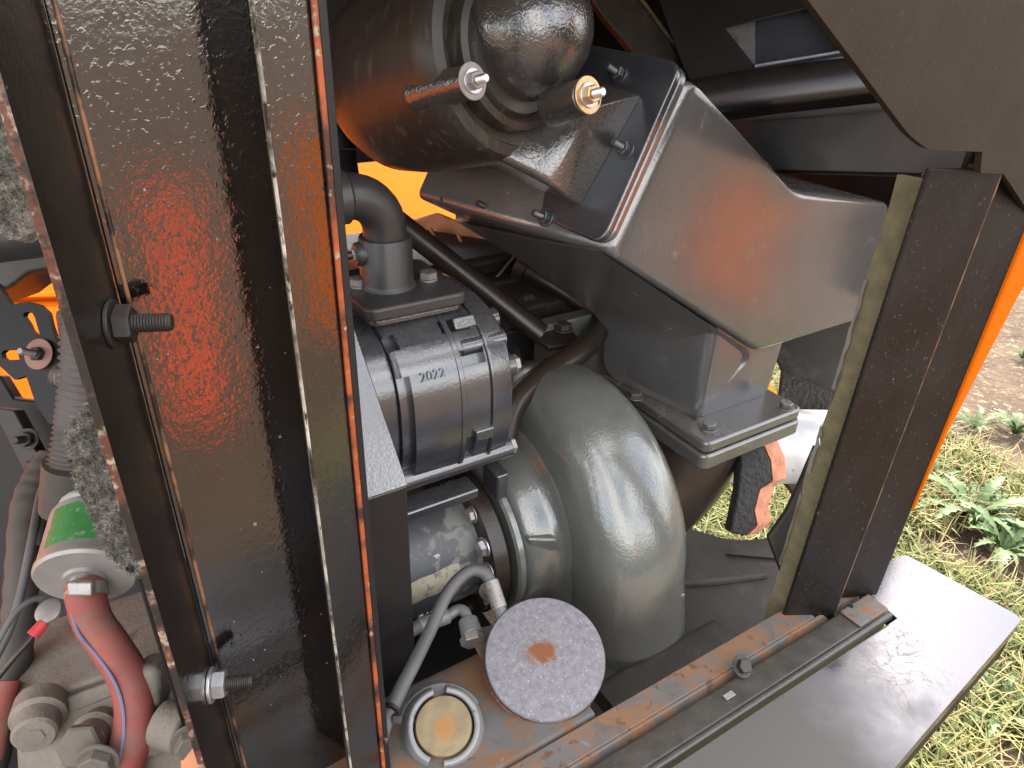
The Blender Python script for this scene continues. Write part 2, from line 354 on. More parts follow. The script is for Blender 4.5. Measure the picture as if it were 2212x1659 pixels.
def bolt(parent, pos, ax, r=.006, mat='zinc', kind='head', washer=0.0, stud=1.0, spin=None, studmat=None):
    ax = V(ax).normalized(); spin = random.uniform(0, 1) if spin is None else spin
    z = V(pos)
    b = child('bolt', fm('head' if kind == 'head' else 'nut', mat), parent, z + ax * (r * .18 if washer else 0), ax, (r, r, r), spin)
    if washer: child('washer', fm('washer', mat), b, z, ax, (r * washer, r * washer, r * 1.3), sub=True)
    if kind == 'nut': child('threaded_stud', fm('stud', studmat or mat), b, z + ax * r * .6, ax, (r, r, r * stud), sub=True)
    return b

# ------------------------------------------------------------------ ground and plants
def ground():
    n = 60; mb = MB(); vs = []; xs = [(-1 + 2 * i / n) for i in range(n + 1)]
    f = lambda t: 120 * t * abs(t) ** 2 + 1.5 * t
    for i in xs:
        for j in xs:
            x, y = f(i), f(j) + 1.0; vs.append(V((x, y, .03 * noise.noise(V((x * 1.3, y * 1.3, 0))) if abs(x) < 8 and abs(y) < 8 else 0)))
    fs = [(i * (n + 1) + j, (i + 1) * (n + 1) + j, (i + 1) * (n + 1) + j + 1, i * (n + 1) + j + 1) for i in range(n) for j in range(n)]
    mb.add(vs, fs); o = mb.build('ground', 'dirt', None, ang=180); o['kind'] = 'structure'; return o
ground()
def gz(x, y): return .03 * noise.noise(V((x * 1.3, y * 1.3, 0)))
def grass(name, mat, n, area, h0, h1, thr, wid=.003):
    vs, fs = [], []; i = 0
    while i < n:
        x, y = area(); d = noise.noise(V((x * 2.2, y * 2.2, 4)))
        if d < thr: i += .25; continue
        i += 1; z = gz(x, y) - .004; h = random.uniform(h0, h1); an = random.uniform(0, 6.28); le = random.uniform(.2, 1.1) * h
        dx, dy = math.cos(an), math.sin(an); px, py = -dy * wid, dx * wid; b = len(vs)
        vs += [(x - px, y - py, z), (x + px, y + py, z), (x + dx * le * .4 + px * .8, y + dy * le * .4 + py * .8, z + h * .65),
               (x + dx * le * .4 - px * .8, y + dy * le * .4 - py * .8, z + h * .65), (x + dx * le, y + dy * le, z + h * random.uniform(.6, 1))]
        fs += [(b, b + 1, b + 2, b + 3), (b + 3, b + 2, b + 4)]
    mb = MB(); mb.v = [V(p) for p in vs]; mb.f = fs
    o = mb.build(name, mat, None, ang=180); o['kind'] = 'stuff'; return o
def side_area():
    p = M(random.uniform(.75, 2.6), random.uniform(-.55, 2.2), 0); return p.x, p.y
def under_area():
    p = M(random.uniform(.9, 1.9), random.uniform(.5, 1.6), 0); return p.x, p.y
grass('grass', 'grass_blade', 60000, side_area, .03, .12, -.34)
grass('dry_grass', 'dry_blade', 22000, side_area, .03, .15, -.4, .002)
grass('grass', 'grass_blade', 5000, under_area, .05, .14, -.6)

def leaf_mesh():
    mb = MB(); L_, W_ = 1.0, .095; n = 17; left, right, mid = [], [], []
    for i in range(n + 1):
        t = i / n; wd = W_ * math.sin(math.pi * min(1, t * .93 + .07)) ** .8 * (1.15 if i % 2 else .62)
        if i == n: wd = 0.002
        z = .42 * math.sin(t * 2.0) - .25 * t * t
        mid.append(V((t, 0, z))); left.append(V((t + (.05 if i % 2 else 0), wd, z + wd * .35))); right.append(V((t + (.05 if i % 2 else 0), -wd, z + wd * .35)))
    vs = left + mid + right; fs = []
    for i in range(n):
        fs += [(i, i + 1, n + 1 + i + 1, n + 1 + i), (n + 1 + i, n + 1 + i + 1, 2 * n + 2 + i + 1, 2 * n + 2 + i)]
    mb.add(vs, fs); return _mesh('leaf', mb, 'weed_leaf', 180)
LEAF = leaf_mesh()
def weed(px, py, n, size, label):
    p = q(px, py, 'z', 0.0); p.z = gz(p.x, p.y)
    t = thing('weed_plant', label, 'weed', p, 'broad-leaved weeds growing in the grass')
    for k in range(n):
        an = k * 2.4 + random.uniform(-.3, .3); el = random.uniform(-.1, .5); s = size * random.uniform(.6, 1.1)
        o = bpy.data.objects.new('leaf', LEAF); COL.objects.link(o); o.parent = t
        o.matrix_local = Matrix.Translation((0, 0, .008)) @ Matrix.Rotation(an, 4, 'Z') @ Matrix.Rotation(-el, 4, 'Y') @ Matrix.Diagonal((s, s, s, 1))
for a_ in [(2090, 1130, 22, .24, 'large toothed green weed right beside the black post, above the mudguard corner'),
           (2160, 1200, 16, .22, 'toothed weed at the right picture edge above the pale mudguard'),
           (2020, 1060, 12, .14, 'small leafy weed touching the black post edge'),
           (2190, 940, 16, .16, 'bright green weed patch below the bare dirt'),
           (2100, 930, 10, .13, 'low weed in the thin grass under the bare dirt'),
           (2150, 1545, 14, .17, 'grey-green rosette weed on the gravel below the mudguard'),
           (2200, 1440, 9, .11, 'small dark weed beside the outer mudguard edge'),
           (2040, 1640, 8, .10, 'little weed at the bottom edge under the mudguard'),
           (2205, 780, 10, .12, 'green tuft weed at the far right behind the dirt patch')]: weed(a_[0], a_[1], a_[2], a_[3] * .85, a_[4])

# ------------------------------------------------------------------ enclosure: roof, back, far bodywork
t = thing('roof_panel', 'black underside of the enclosure roof above the engine bay', 'roof', M(.2, .8, 1.62))
MB().mbox(-.9, 1.15, .36, 1.25, 1.60, 1.63).build('sheet', 'deep_black', t, bevel=.002)
t = thing('back_wall', 'dark upper back wall of the engine bay behind the round housing', 'wall', M(.3, 1.25, 1.2))
MB().mbox(-.9, 1.15, 1.22, 1.25, 1.19, 1.60).build('sheet', 'deep_black', t, bevel=.002)
MB().mbox(.66, 1.15, 1.22, 1.25, .95, 1.19).build('sheet', 'deep_black', t, bevel=.002)
MB().mbox(-.9, 1.15, 1.205, 1.22, 1.17, 1.20).build('lip', 'dark_metal', t, bevel=.002)
# sunlit orange hood of the far side, lying open beyond the bay
t = thing('orange_hood', 'sunlit plain orange hood panel seen through the gaps behind the engine', 'hood', M(.4, 1.7, .55))
hn = (-B * .55 + Z * .8 + A * .25).normalized(); hu = A - hn * A.dot(hn); hu.normalize(); hv = hn.cross(hu)
hc = M(.35, 1.85, .92)
MB().box(hc, hu * 1.9, hv * .85, hn * .006).build('panel', 'orange_paint', t, bevel=.003)
MB().box(hc + hn * .010 - hv * .24, hu * 1.9, hv * .008, hn * .006).build('rib', 'orange_paint', t, bevel=.003)

t = thing('end_wall', 'black end wall of the engine bay above the grey duct', 'wall', M(1.08, .8, 1.0))
MB().mbox(1.07, 1.09, .42, 1.25, 1.02, 1.60).build('sheet', 'deep_black', t, bevel=.002)
t = thing('engine_block', 'dark engine block filling the bay behind the gear case and blower', 'engine', M(.3, 1.0, .5))
MB().mbox(-.05, .62, .86, 1.15, .55, 1.02).build('block', 'dark_metal', t, bevel=.01)
MB().mbox(.36, .85, .93, 1.15, .9, 1.07).build('head', 'dark_metal', t, bevel=.01)
MB().mbox(.05, .55, .84, .90, .60, .98).build('side_cover', 'oily_black', t, bevel=.008)
t = thing('floor_plate', 'black bottom plate of the engine bay under the tank and barrel', 'floor', M(.1, .6, .55))
MB().mbox(-.9, .42, .30, 1.2, .55, .56).build('sheet', 'deep_black', t, bevel=.002)

# ------------------------------------------------------------------ left door pillar: a U-channel open to the outside
def pil(p, z): return V((p.x, p.y, z))
E1, W1, N2, F2 = plan(197, 830, .28), plan(305, 830, .335), plan(650, 830, .345), plan(752, 830, .372)
W2 = plan(672, 830, .392)
ZB, ZT = .55, 1.70
t = thing('door_pillar', 'glossy black channel pillar with rough red-tinged paint, nearest the camera', 'pillar', V((W1.x + .05, W1.y, ZB)))
def vplate(name, p0, p1, th, mat, side, parent, bevel=.0012, **kw):
    d = (p1 - p0).normalized(); n = V((d.y, -d.x, 0)) * side * th
    return MB().prism([pil(p0, ZB), pil(p1, ZB), pil(p1 + n, ZB), pil(p0 + n, ZB)], Z * (ZT - ZB)).build(name, mat, parent, bevel=bevel, **kw)
vplate('flange', E1, W1, .003, 'pillar_flange_paint', -1, t)
vplate('web', W1, W2, .006, 'pillar_paint', -1, t)
vplate('step_wall', N2 + (F2 - N2).normalized() * .003, W2, .004, 'pillar_flange_paint', -1, t)
nd = (F2 - N2).normalized(); nn = V((nd.y, -nd.x, 0))
vplate('flange', N2, F2, .006, 'pillar_paint', -1, t, bevel=.0022)
MB().prism([pil(N2 - nd * .0008 - nn * .0002, ZB), pil(N2 - nd * .0008 + nn * .0024, ZB), pil(N2 + nd * .0012 + nn * .0005, ZB), pil(N2 + nd * .0012 - nn * .0002, ZB)], Z * (ZT - ZB)).build('edge', 'highlight_edge', t, bevel=.0008, label='pale front edge of the right flange, sky highlight put into its colour')
# bare primer showing along the left cut edge
ed = (W1 - E1).normalized(); en = V((ed.y, -ed.x, 0))
MB().prism([pil(E1 + en * .0006, ZB), pil(E1 - ed * .0010 + en * .0006, ZB), pil(E1 - ed * .0010 - en * .0034, ZB), pil(E1 - en * .0034, ZB)], Z * (ZT - ZB)).build('edge', 'primer_edge', t, bevel=.0006, label='left cut edge with worn red primer')
wd = (W2 - W1).normalized(); wn_ = V((wd.y, -wd.x, 0))
MB().prism([pil(W1 + wd * .003 + wn_ * .0002, ZB), pil(W1 + wd * .0052 + wn_ * .0002, ZB), pil(W1 + wd * .0052 + wn_ * .002, ZB), pil(W1 + wd * .003 + wn_ * .002, ZB)], Z * (ZT - ZB)).build('bead', 'copper_edge', t, bevel=.0008, label='coppery worn bead along the inner corner')
MB().prism([pil(F2 - nd * .0025 + nn * .0004, ZB), pil(F2 + nd * .001 + nn * .0004, ZB), pil(F2 + nd * .001 + nn * .0026, ZB), pil(F2 - nd * .0025 + nn * .0026, ZB)], Z * (ZT - ZB)).build('edge', 'orange_glow_edge', t, bevel=.0008, label='rear edge strip with the orange glow put into its colour')
MB().prism([pil(F2 + nd * .001, ZB), pil(F2 + nd * .006, ZB), pil(F2 + nd * .006 + nn * .003, ZB), pil(F2 + nd * .001 + nn * .003, ZB)], Z * (ZT - ZB)).build('seal', 'deep_black', t, bevel=.0008)
fl = en if en.x > 0 else -en
for (x, y, m, ms) in ((243, 700, 'dark_metal', 'oily_black'), (455, 1480, 'zinc', 'dark_metal')):
    p = rp(x, y, E1 + fl * .0005, fl)
    bolt(t, p, fl, .0098, m, 'nut', 1.25, 1.45, .3, ms)
    bolt(t, p - fl * .0045, -fl, .0088, 'dull_steel', 'head', 0)

mb = MB()
for k in range(26):
    u, z = random.uniform(.05, .9), random.uniform(.95, 1.42); p = W1.lerp(W2, u) ; p = V((p.x, p.y, z)) + V((wd.y, -wd.x, 0)) * .0004; s_ = random.uniform(.0002, .0005) * (2 if random.random() < .08 else 1)
    mb.box(p, wd * s_, V((wd.y, -wd.x, 0)) * s_ * .6, Z * s_ * random.uniform(.6, 1.4))
o_ = mb.build('dirt_grains', 'tape', t, flat=True); o_['kind'] = 'stuff'
# ------------------------------------------------------------------ sill rail and mudguard
t = thing('sill_rail', 'rusty grey sill rail with a black outer channel, running under the door opening', 'rail', M(.2, .28, .75))
MB().mbox(-.45, .60, .287, .313, .842, .848).build('inner_strip', 'rail_rust', t, bevel=.001)
MB().loft([[M(a, .287, .8475), M(a, .276, .822), M(a, .272, .822), M(a, .284, .8475)] for a in (-.45, .675)]).build('inner_web', 'rail_rust', t, bevel=.0008)
MB().loft([rounded([M(a, .276, .80), M(a, .276, .851), M(a, .247, .853), M(a, .247, .80)], .004) for a in (-.45, .675)]).build('outer_channel', 'rail_black', t)
MB().loft([rounded([M(a, .247, .846), M(a, .247, .856), M(a, .241, .856), M(a, .241, .846)], .0025) for a in (-.45, .672)]).build('outer_lip', 'rail_black', t)
MB().mbox(.625, .676, .249, .275, .8525, .8555).build('end_plate', 'rail_rust', t, bevel=.0015)
bolt(t, q(1603, 1440, 'b', .277), (B * -.6 + Z * .8), .0075, 'dark_metal', 'head', 1.5)
MB().box(q(1575, 1502, 'z', .8535), A * .006, B * .003, Z * .0008).build('paint_flake', 'tape', t, bevel=.0004)
bolt(t, M(.10, .279, .829), (B * -.75 + Z * .6), .009, 'dark_metal', 'head', 1.5)
child('hole', fm('washer', 'deep_black'), t, q(1838, 1309, 'z', .8555), Z, (.003, .003, .004))

FEND = M(.30, .16, .846) - M(.2, .2, .80)                # middle of the dried film of dirt on the plate
paint('fender_paint', (.026, .020, .030), .13, 2.28, bump=((500, .18, .0005), (90, .08, .002)), var=.3, vscale=14, spots=(((.055, .042, .028), 7, .50, .74, .45),), dust=((.12, .10, .08), .15, .5), pimple=(420, .35, .0003, .66), veins=((.24, .18, .10), 20, .016), blot=(tuple(FEND), .26, (.040, .030, .019), 9, 1.6))
t = thing('mudguard', 'broad black glossy mudguard plate outside the sill, reflecting pale sky', 'mudguard', M(.2, .2, .80))
g0 = [(-.45, .2395), (.681, .2395), (.690, .300), (.788, .298), (.808, .166), (.50, .134), (-.45, .04)]
MB().prism(rounded([M(a, b, .826) for a, b in g0], [0.001, .001, .006, .01, .012, .05, .001]), Z * .020).build('top_plate', 'fender_paint', t, bevel=.004, seg=3)
MB().prism([M(-.45, .043, .775), M(.50, .137, .775), M(.804, .169, .775), M(.804, .176, .775), M(.50, .143, .775), M(-.45, .049, .775)], Z * .0505).build('skirt', 'gusset_paint', t, bevel=.002)
MB().prism([M(.806, .167, .775), M(.786, .296, .775), M(.780, .296, .775), M(.800, .169, .775)], Z * .0505).build('skirt', 'gusset_paint', t, bevel=.002)

# ------------------------------------------------------------------ right post, beam, gusset, felt seal
def vface(p0, p1, th, z0, z1, name, mat, par, bevel=.0012):
    d = (p1 - p0).normalized(); n = B * th
    return MB().prism([pil(p0, z0), pil(p1, z0), pil(p1 + n, z0), pil(p0 + n, z0)], Z * (z1 - z0)).build(name, mat, par, bevel=bevel)
P1, P2, P3 = plan(1872, 800, .545), plan(2010, 800, .549), plan(2119, 800, .575)
t = thing('door_post', 'matt black door post speckled with dust, right of the grey duct', 'post', V((P2.x, P2.y, .85)))
zt1 = rp(2130, 374, P2, (B)).z
vface(P1, P2, .004, .836, zt1, 'inner_face', 'black_satin', t)
P2b, P3b = P2 + B * .022 - A * .004, P3 + B * .004
vface(P2b, P3b, .006, .85, 1.72, 'outer_face', 'black_satin', t, .004)
MB().prism([pil(P2 + B * .0005, .85), pil(P2 + A * .0012 + B * .0005, .85), pil(P2 + A * .0012 + B * .004, .85), pil(P2 + B * .004, .85)], Z * (zt1 - .85)).build('edge', 'copper_edge', t)
MB().prism([pil(P2 + B * .005, .85), pil(P2 + B * .025, .85), pil(P2 + B * .025 - A * .003, .85), pil(P2 + B * .005 - A * .003, .85)], Z * (zt1 - .85)).build('return', 'black_satin', t)
MB().prism([pil(P3b, 1.60), pil(P3b + A * .0003, .98), pil(P3b + A * .0016, .98), pil(P3b + A * .004, 1.08), pil(P3b + A * .03, 1.22), pil(P3b + A * .16, 1.60)], B * .004).build('skin_edge', 'orange_paint', t, bevel=.0015, label='thin orange outer skin edge behind the post')

# olive felt strip behind the post, with torn tape
G0, G1 = plan(1818, 800, .575), plan(1884, 800, .556)
t = thing('felt_strip', 'olive felt sealing strip with torn edge, standing between grey duct and black post', 'seal', V((G0.x, G0.y, .8)))
gd = (G1 - G0); gn = V((gd.y, -gd.x, 0)).normalized()
if gn.y > 0: gn = -gn
zf = rp(1955, 377, G0, B).z
zs = [.80 + i * (zf - .80) / 40 for i in range(41)]
edge = [G0 + gd * (noise.noise(V((z * 11, 0, 3))) * .28 + noise.noise(V((z * 60, 2, 3))) * .09 + (.25 if 1.06 < z < 1.075 else 0) - .03) for z in zs]
f1 = [[pil(e, z), pil(G1, z), pil(G1 - gn * .006, z), pil(e - gn * .006, z)] for e, z in zip(edge, zs)]
MB().loft(f1).build('felt', 'felt', t)
def tapebit(zlo, zhi, wdt, nm):
    n = 9; r0 = []
    for i in range(n + 1):
        z = zlo + (zhi - zlo) * i / n; e = G0 + gd * (-.06 + .05 * noise.noise(V((z * 70, 1, 1))))
        cur = e + gd * (wdt * (.35 + .5 * noise.noise(V((i * .9, zlo * 40, 2)))) + .06) + gn * .004
        r0.append([pil(e - gd * .06 - gn * .004, z), pil(e + gn * .002, z), pil(cur, z), pil(cur + gn * .0012, z), pil(e + gn * .0032, z), pil(e - gd * .06 - gn * .0028, z)])
    MB().loft(r0).build('torn_tape', 'tape', t)
tapebit(1.13, 1.24, .22, 0); tapebit(1.03, 1.085, .3, 1); tapebit(.90, 1.0, .12, 2)

LEAN = q(1804, 1325, 'z', .85) - P2; LEAN.z = 0
for tt_ in (bpy.data.objects['door_post'], bpy.data.objects['felt_strip']):
    for o_ in tt_.children:
        z0_ = ROOT[o_.name].z
        for v in o_.data.vertices: v.co += LEAN * max(0, (zt1 - (v.co.z + z0_)) / (zt1 - .85))
t = thing('frame_beam', 'dark satin cross beam joining the post top and passing behind the duct', 'beam', q(1830, 310, 'a', .68))
bl = [q(1570, 262, 'a', .78), q(1917, 226, 'a', .66), at(2120, 222, .56), at(2135, 374, .556), at(1990, 373, .585), q(1670, 367, 'a', .78)]
MB().prism(bl, (A * .006 + B * .003)).build('face', 'beam_paint', t, bevel=.0015)
MB().prism([bl[0], bl[1], bl[1] + A * .08 + Z * .004, bl[0] + A * .08 + Z * .004], -Z * .004).build('ledge', 'beam_paint', t, bevel=.001)
MB().prism([bl[4] - Z * .001, bl[5] - Z * .001, bl[5] + A * .05, bl[4] + A * .05], -Z * .003).build('underside', 'black_satin', t, bevel=.001)

t = thing('corner_gusset', 'large dusty brown-black gusset plate overhanging the post top, upper right corner', 'gusset', q(2100, 300, 'b', .27))
gp = [q(x, y, 'b', .262) for x, y in ((1690, -90), (1745, 0), (1962, 290), (2005, 324), (2122, 328), (2118, 374), (2168, 376), (2230, 470), (2420, 440), (2440, -90))]
MB().prism(rounded(gp, [.001, .001, .01, .01, .001, .001, .001, .001, .001, .001]), B * .005).build('plate', 'gusset_paint', t, bevel=.0015)
t = thing('lit_edge_piece', 'small orange and yellow lit edge piece beside the post at the right picture edge', 'trim', at(2200, 422, .60))  # blocks coloured like a sunlit orange edge; there is no lamp
MB().box(at(2182, 422, .62), RGT * .014, UP * .005, FWD * .004).build('lens', 'orange_dusty', t, bevel=.001)  # lens and housing are plain coloured blocks, not lamp parts
MB().box(at(2222, 422, .62), RGT * .012, UP * .0056, FWD * .005).build('housing', 'orange_paint', t, bevel=.001)

# ------------------------------------------------------------------ inner frame with window, upper right
t = thing('inner_frame', 'black pressed inner frame with a rectangular opening, upper right behind the duct', 'frame', at(1700, 120, 1.0))
fn = -FWD
def pp(pts, d): return [rp(x, y, C0 + FWD * d, FWD) for x, y in pts]
sheet([pp([(1380, -120), (2100, -120), (2100, 190), (1830, 200), (1600, 250), (1520, 240), (1470, 130)], 1.0), pp([(1563, 60), (1790, 6), (1870, 106), (1629, 142)], 1.0)], 'plate', 'black_paint', t, FWD, .004)
MB().prism(pp([(1632, 20), (1900, -20), (1900, 140), (1632, 160)], 1.045), FWD * .004).build('pane', 'pane_blue', t)
MB().prism(pp([(1560, 58), (1632, 40), (1632, 150), (1622, 144)], 1.03), FWD * .006).build('jamb', 'jamb_grey', t, bevel=.001)
MB().tube(pp([(1630, 143), (1720, 128), (1900, 98)], .994), .0022, sub=4).build('rim', 'pale_grey', t)
MB().tube(pp([(1500, 192), (1640, 157), (1720, 143), (1900, 112)], .985), .0065, sub=4).build('rim', 'pane_blue', t)
r0 = []
for (x, y) in ((1440, 225), (1600, 196), (1760, 176), (1960, 152)):
    c = rp(x, y, C0 + FWD * .97, FWD); r0.append([c + UP * (.027 * math.sin(k)) + FWD * (-.014 * math.cos(k)) for k in [j * .2618 - 1.57 for j in range(13)]] + [c + UP * .027 + FWD * .03, c - UP * .027 + FWD * .03])
MB().loft(r0).build('rolled_beam', 'black_paint', t, ang=70)
t = thing('roof_strut', 'dark brown slanting strut with torn yellowish edge, right of the dome', 'strut', at(1380, 60, 1.05))
MB().prism(pp([(1225, -80), (1330, -80), (1400, 20), (1500, 150), (1520, 190), (1440, 190), (1400, 150), (1300, 30)], 1.02), FWD * .02).build('plank', 'cylinder_brown', t, bevel=.002)
ep = pp([(1330, -80), (1362, -30), (1402, 20), (1432, 62), (1462, 100), (1490, 140)], 1.016)
MB().tube(ep, lambda s: .0022 + .0018 * abs(noise.noise(V((s * 30, 0, 0)))), 7, 8).build('frayed_edge', 'felt', t)

# ------------------------------------------------------------------ grey duct
t = thing('air_duct', 'big smooth grey cast air duct elbow with flanges, centre right', 'duct', M(.70, .6, .92))
DB = .53
def dq(x, y): return q(x, y, 'b', DB)
prof = [dq(1316, 548), dq(1494, 168), dq(1722, 410), dq(1930, 440), dq(1866, 690), dq(1640, 764)]
rr = [.010, .010, .022, .018, .022, .016]
mb = MB()
outer = rounded(prof, rr, 6)
cen = sum(outer, V()) / len(outer)
def inset(k, b): return [p + (cen - p).normalized() * k + B * b - A * (.30 * b * max(0, min(1, (.80 - toM(p).x) / .30))) for p in outer]
R_ = .011
rings = [inset(R_ * (1 - math.sin(u)), R_ * (1 - math.cos(u))) for u in [i * math.pi / 2 / 6 for i in range(7)]] + [inset(0, .15), inset(.003, .28)]
mb.loft(rings); mb.build('body', 'duct_grey', t, ang=50)
# neck that blends from the slanted underside into the base
neck = []
NB0, NB1 = .541, .700
for i in range(19):
    k = i / 18; z = .9535 + .235 * k
    au = .650; ar = .793 + .02 * k
    neck.append(rounded([M(au, NB0, z), M(ar, NB0, z), M(ar, NB1, z), M(au - .030, NB1, z)], .014, 6))
MB().loft(neck).build('neck', 'duct_grey', t, ang=60)
FL_, BL_ = M(.6465, .5405, .9537), M(.6135, .699, .9537)
def polyat(P, u):                                        # P: list of (u, point)
    for (ua, pa), (ub, pb) in zip(P, P[1:]):
        if u <= ub: return pa.lerp(pb, (u - ua) / (ub - ua))
    return P[-1][1]
k4 = dq(1636, 768)
C0_ = [(0, dq(1300, 545) + B * .004), (.72, k4 + B * .004), (.90, q(1562, 838, 'b', .5425)), (1.0, FL_ + Z * .008 + A * .002)]
C1_ = [(0, at(985, 478, .93)), (.25, at(1150, 578, .96)), (.50, q(1306, 692, 'b', .70)), (.66, BL_), (1.0, FL_)]
rings = []
for i in range(37):
    u = i / 36; c0_ = sum((polyat(C0_, min(1, max(0, u + d))) for d in (-.05, -.025, 0, .025, .05)), V()) / 5 if .06 < u < .94 else polyat(C0_, u)
    c1_ = sum((polyat(C1_, min(1, max(0, u + d))) for d in (-.05, -.025, 0, .025, .05)), V()) / 5 if .06 < u < .94 else polyat(C1_, u)
    inn_ = (c0_ + c1_) / 2 + (A * .8 + B * .6) * .06 * (1 - u * .8)
    rings.append([c0_ + (inn_ - c0_) * .05] + [c0_.lerp(c1_, f) + (c0_ + c1_ - inn_ * 2).normalized() * (.006 * math.sin(f * 3.14)) for f in [k / 8 for k in range(9)]] + [c1_ + (inn_ - c1_) * .05, inn_])
MB().loft(rings).build('throat', 'duct_grey', t, ang=70)
# base flange: two plates
for (z0, z1, e, m) in ((.937, .953, 0, 'duct_grey'), (.912, .9345, .002, 'duct_grey')):
    MB().prism(rounded([M(.614 - e, .490 - e, z0), M(.800 + e, .490 - e, z0), M(.800 + e, .705 + e, z0), M(.614 - e, .705 + e, z0)], .012, 5), Z * (z1 - z0)).build('base_flange', m, t, bevel=.003)
for (x, y) in ((1530, 925), (1372, 858), (1697, 880)): bolt(t, q(x, y, 'z', .953), Z, .0095, 'duct_grey', 'head', 1.25)
bolt(t, M(.63, .68, .953), Z, .0095, 'duct_grey', 'head', 1.25)

# ------------------------------------------------------------------ upper round housing with dome and mounting flange
Bt, Rt = dq(1300, 530), dq(1474, 134)
Lc = at(942, 440, .90)
un = (Rt - Bt).normalized(); v0 = (Lc - Bt); v0 = v0 - un * v0.dot(un); vn = v0.normalized(); vl = (Lc - Bt).dot(vn)
fnrm = un.cross(vn).normalized()
if fnrm.dot(C0 - Bt) < 0: fnrm = -fnrm
ul = (Rt - Bt).length
t = thing('round_housing', 'dark round cast housing with dome end and two washered studs, top centre', 'housing', Bt)
fp = rounded([Bt, Rt, Rt + vn * vl, Bt + vn * vl], .018, 6)
MB().prism(fp, -fnrm * .008).build('flange', 'case_blue', t, bevel=.0025, seg=3)
MB().prism([p - fnrm * .0095 + (((Bt + Rt + vn * vl) / 2) - p).normalized() * .001 for p in fp], -fnrm * .010).build('counter_flange', 'duct_grey', t, bevel=.0025)
for (x, y) in ((1352, 322), (1338, 160), (1180, 470), (1060, 450), (981, 438)):
    bolt(t, rp(x, y, Bt, fnrm), fnrm, .0078, 'case_blue' if x > 1100 else 'cylinder_brown', 'nut', 1.3, 1.35)
# axis of the round part: towards the camera's right
ax = (RGT * .70 - UP * .13 - FWD * .70).normalized()
ctr = at(1104, 112, .665)                                # centre of the front ring
RC = .098
MB().lathe(ctr, ax, [(-.215, .03), (-.212, .06), (-.20, .082), (-.175, .094), (-.14, RC), (-.03, RC), (-.008, RC), (.0, RC - .004), (.002, RC - .014), (-.006, RC - .018), (-.007, .072), (.010, .0705), (.012, .064), (.006, .060), (.012, .056)], 56).build('body', 'cylinder_brown', t, ang=30)
# dome
dome = [(.0, .062)] + [(.012 + .066 * math.sin(u), .060 * math.cos(u) + .0005) for u in [i * math.pi / 2 / 14 for i in range(15)]]
MB().lathe(ctr + UP * .016 + RGT * .004, ax, dome, 48).build('dome', 'housing_grey', t, ang=50)
# arms that carry the studs
for (x0, y0, x1, y1, dd) in ((935, 196, 1018, 176, .605), (1215, 225, 1268, 206, .60)):
    p0, p1 = at(x0, y0, dd + .035), at(x1, y1, dd)
    MB().cyl(p0 - (p1 - p0) * .4, p1, .0175, 22, .0145).build('stud_boss', 'housing_grey', t, bevel=.001)
    d = ((p1 - p0).normalized() * .3 + ax * .7).normalized()
    b = bolt(t, p1 + d * .001, d, .0080, 'dull_steel' if x1 < 1100 else 'brass_zinc', 'nut', 1.95, 1.05, .2, 'zinc')
    child('spring_washer', fm('washer', 'zinc'), b, p1 + d * .0024, d, (.0105, .0105, .009), sub=True)
# box-shaped outlet between the round part and the flange
def fpt(u, v, h=0): return Bt + un * u + vn * v + fnrm * h
x_ = ax.orthogonal().normalized()
c1, c2 = rp(1252, 446, Bt, fnrm) + fnrm * .0005, rp(1386, 206, Bt, fnrm) + fnrm * .0005
K, Kt = rp(1186, 402, Bt + fnrm * .050, fnrm), rp(1276, 232, Bt + fnrm * .050, fnrm)
c3, c4 = c2 + vn * vl * .74, c1 + vn * vl * .74
def onax(x, y, h, r=RC):                                # a point of the round body near the pixel ray, h along the axis
    p = rp(x, y, ctr + ax * h, ax); d = (p - ctr - ax * h).normalized(); return ctr + ax * h + d * r
J, Jt = onax(985, 330, -.016, .094), onax(1235, 236, -.006, .080)
J3, J4 = onax(1250, 200, -.2, .05), onax(880, 350, -.2, .092)
rK = [K, Kt, Kt + vn * vl * .72, K + vn * vl * .72]
def rrect(P, r): return rounded(P, r, 4)
MB().loft([rrect([c1, c2, c3, c4], .004), rrect([c1 + fnrm * .003, c2 + fnrm * .003, c3 + fnrm * .003, c4 + fnrm * .003], .004), rrect(rK, .006), *[rrect([K.lerp(J, f) + fnrm * (.012 * math.sin(f * 3.14)) * (-.6), Kt.lerp(Jt, f), rK[2].lerp(J3, f), rK[3].lerp(J4, f)], .012) for f in (.25, .5, .75, 1.0)]]).build('outlet', 'housing_grey', t, ang=34)

# ------------------------------------------------------------------ pump / gear case
t = thing('gear_case', 'dark blue-grey ribbed gear case with cast date 2022, behind the pillar', 'gear case', M(.29, .67, .95))
def gc_ring(a, hb=.115, hz=.105, cb=.67, cz=1.048, e=2.7, n=44):
    out = []
    for k in range(n):
        u = 2 * math.pi * k / n; c, s_ = math.cos(u), math.sin(u)
        out.append(M(a, cb - hb * math.copysign(abs(c) ** (2 / e), c), cz + hz * math.copysign(abs(s_) ** (2 / e), s_)))
    return out
MB().loft([gc_ring(.10, .100, .096), gc_ring(.236, .100, .096)]).build('rear_section', 'case_blue', t, bevel=.001)
ms = MB().loft([gc_ring(.2362, .109, .101), gc_ring(.240, .114, .104), gc_ring(.306, .1155, .105)]).build('main_section', 'case_blue', t)
md = MB().loft([gc_ring(.3065, .1135, .1035), gc_ring(.3362, .1135, .1035)]).build('middle_section', 'case_blue', t)
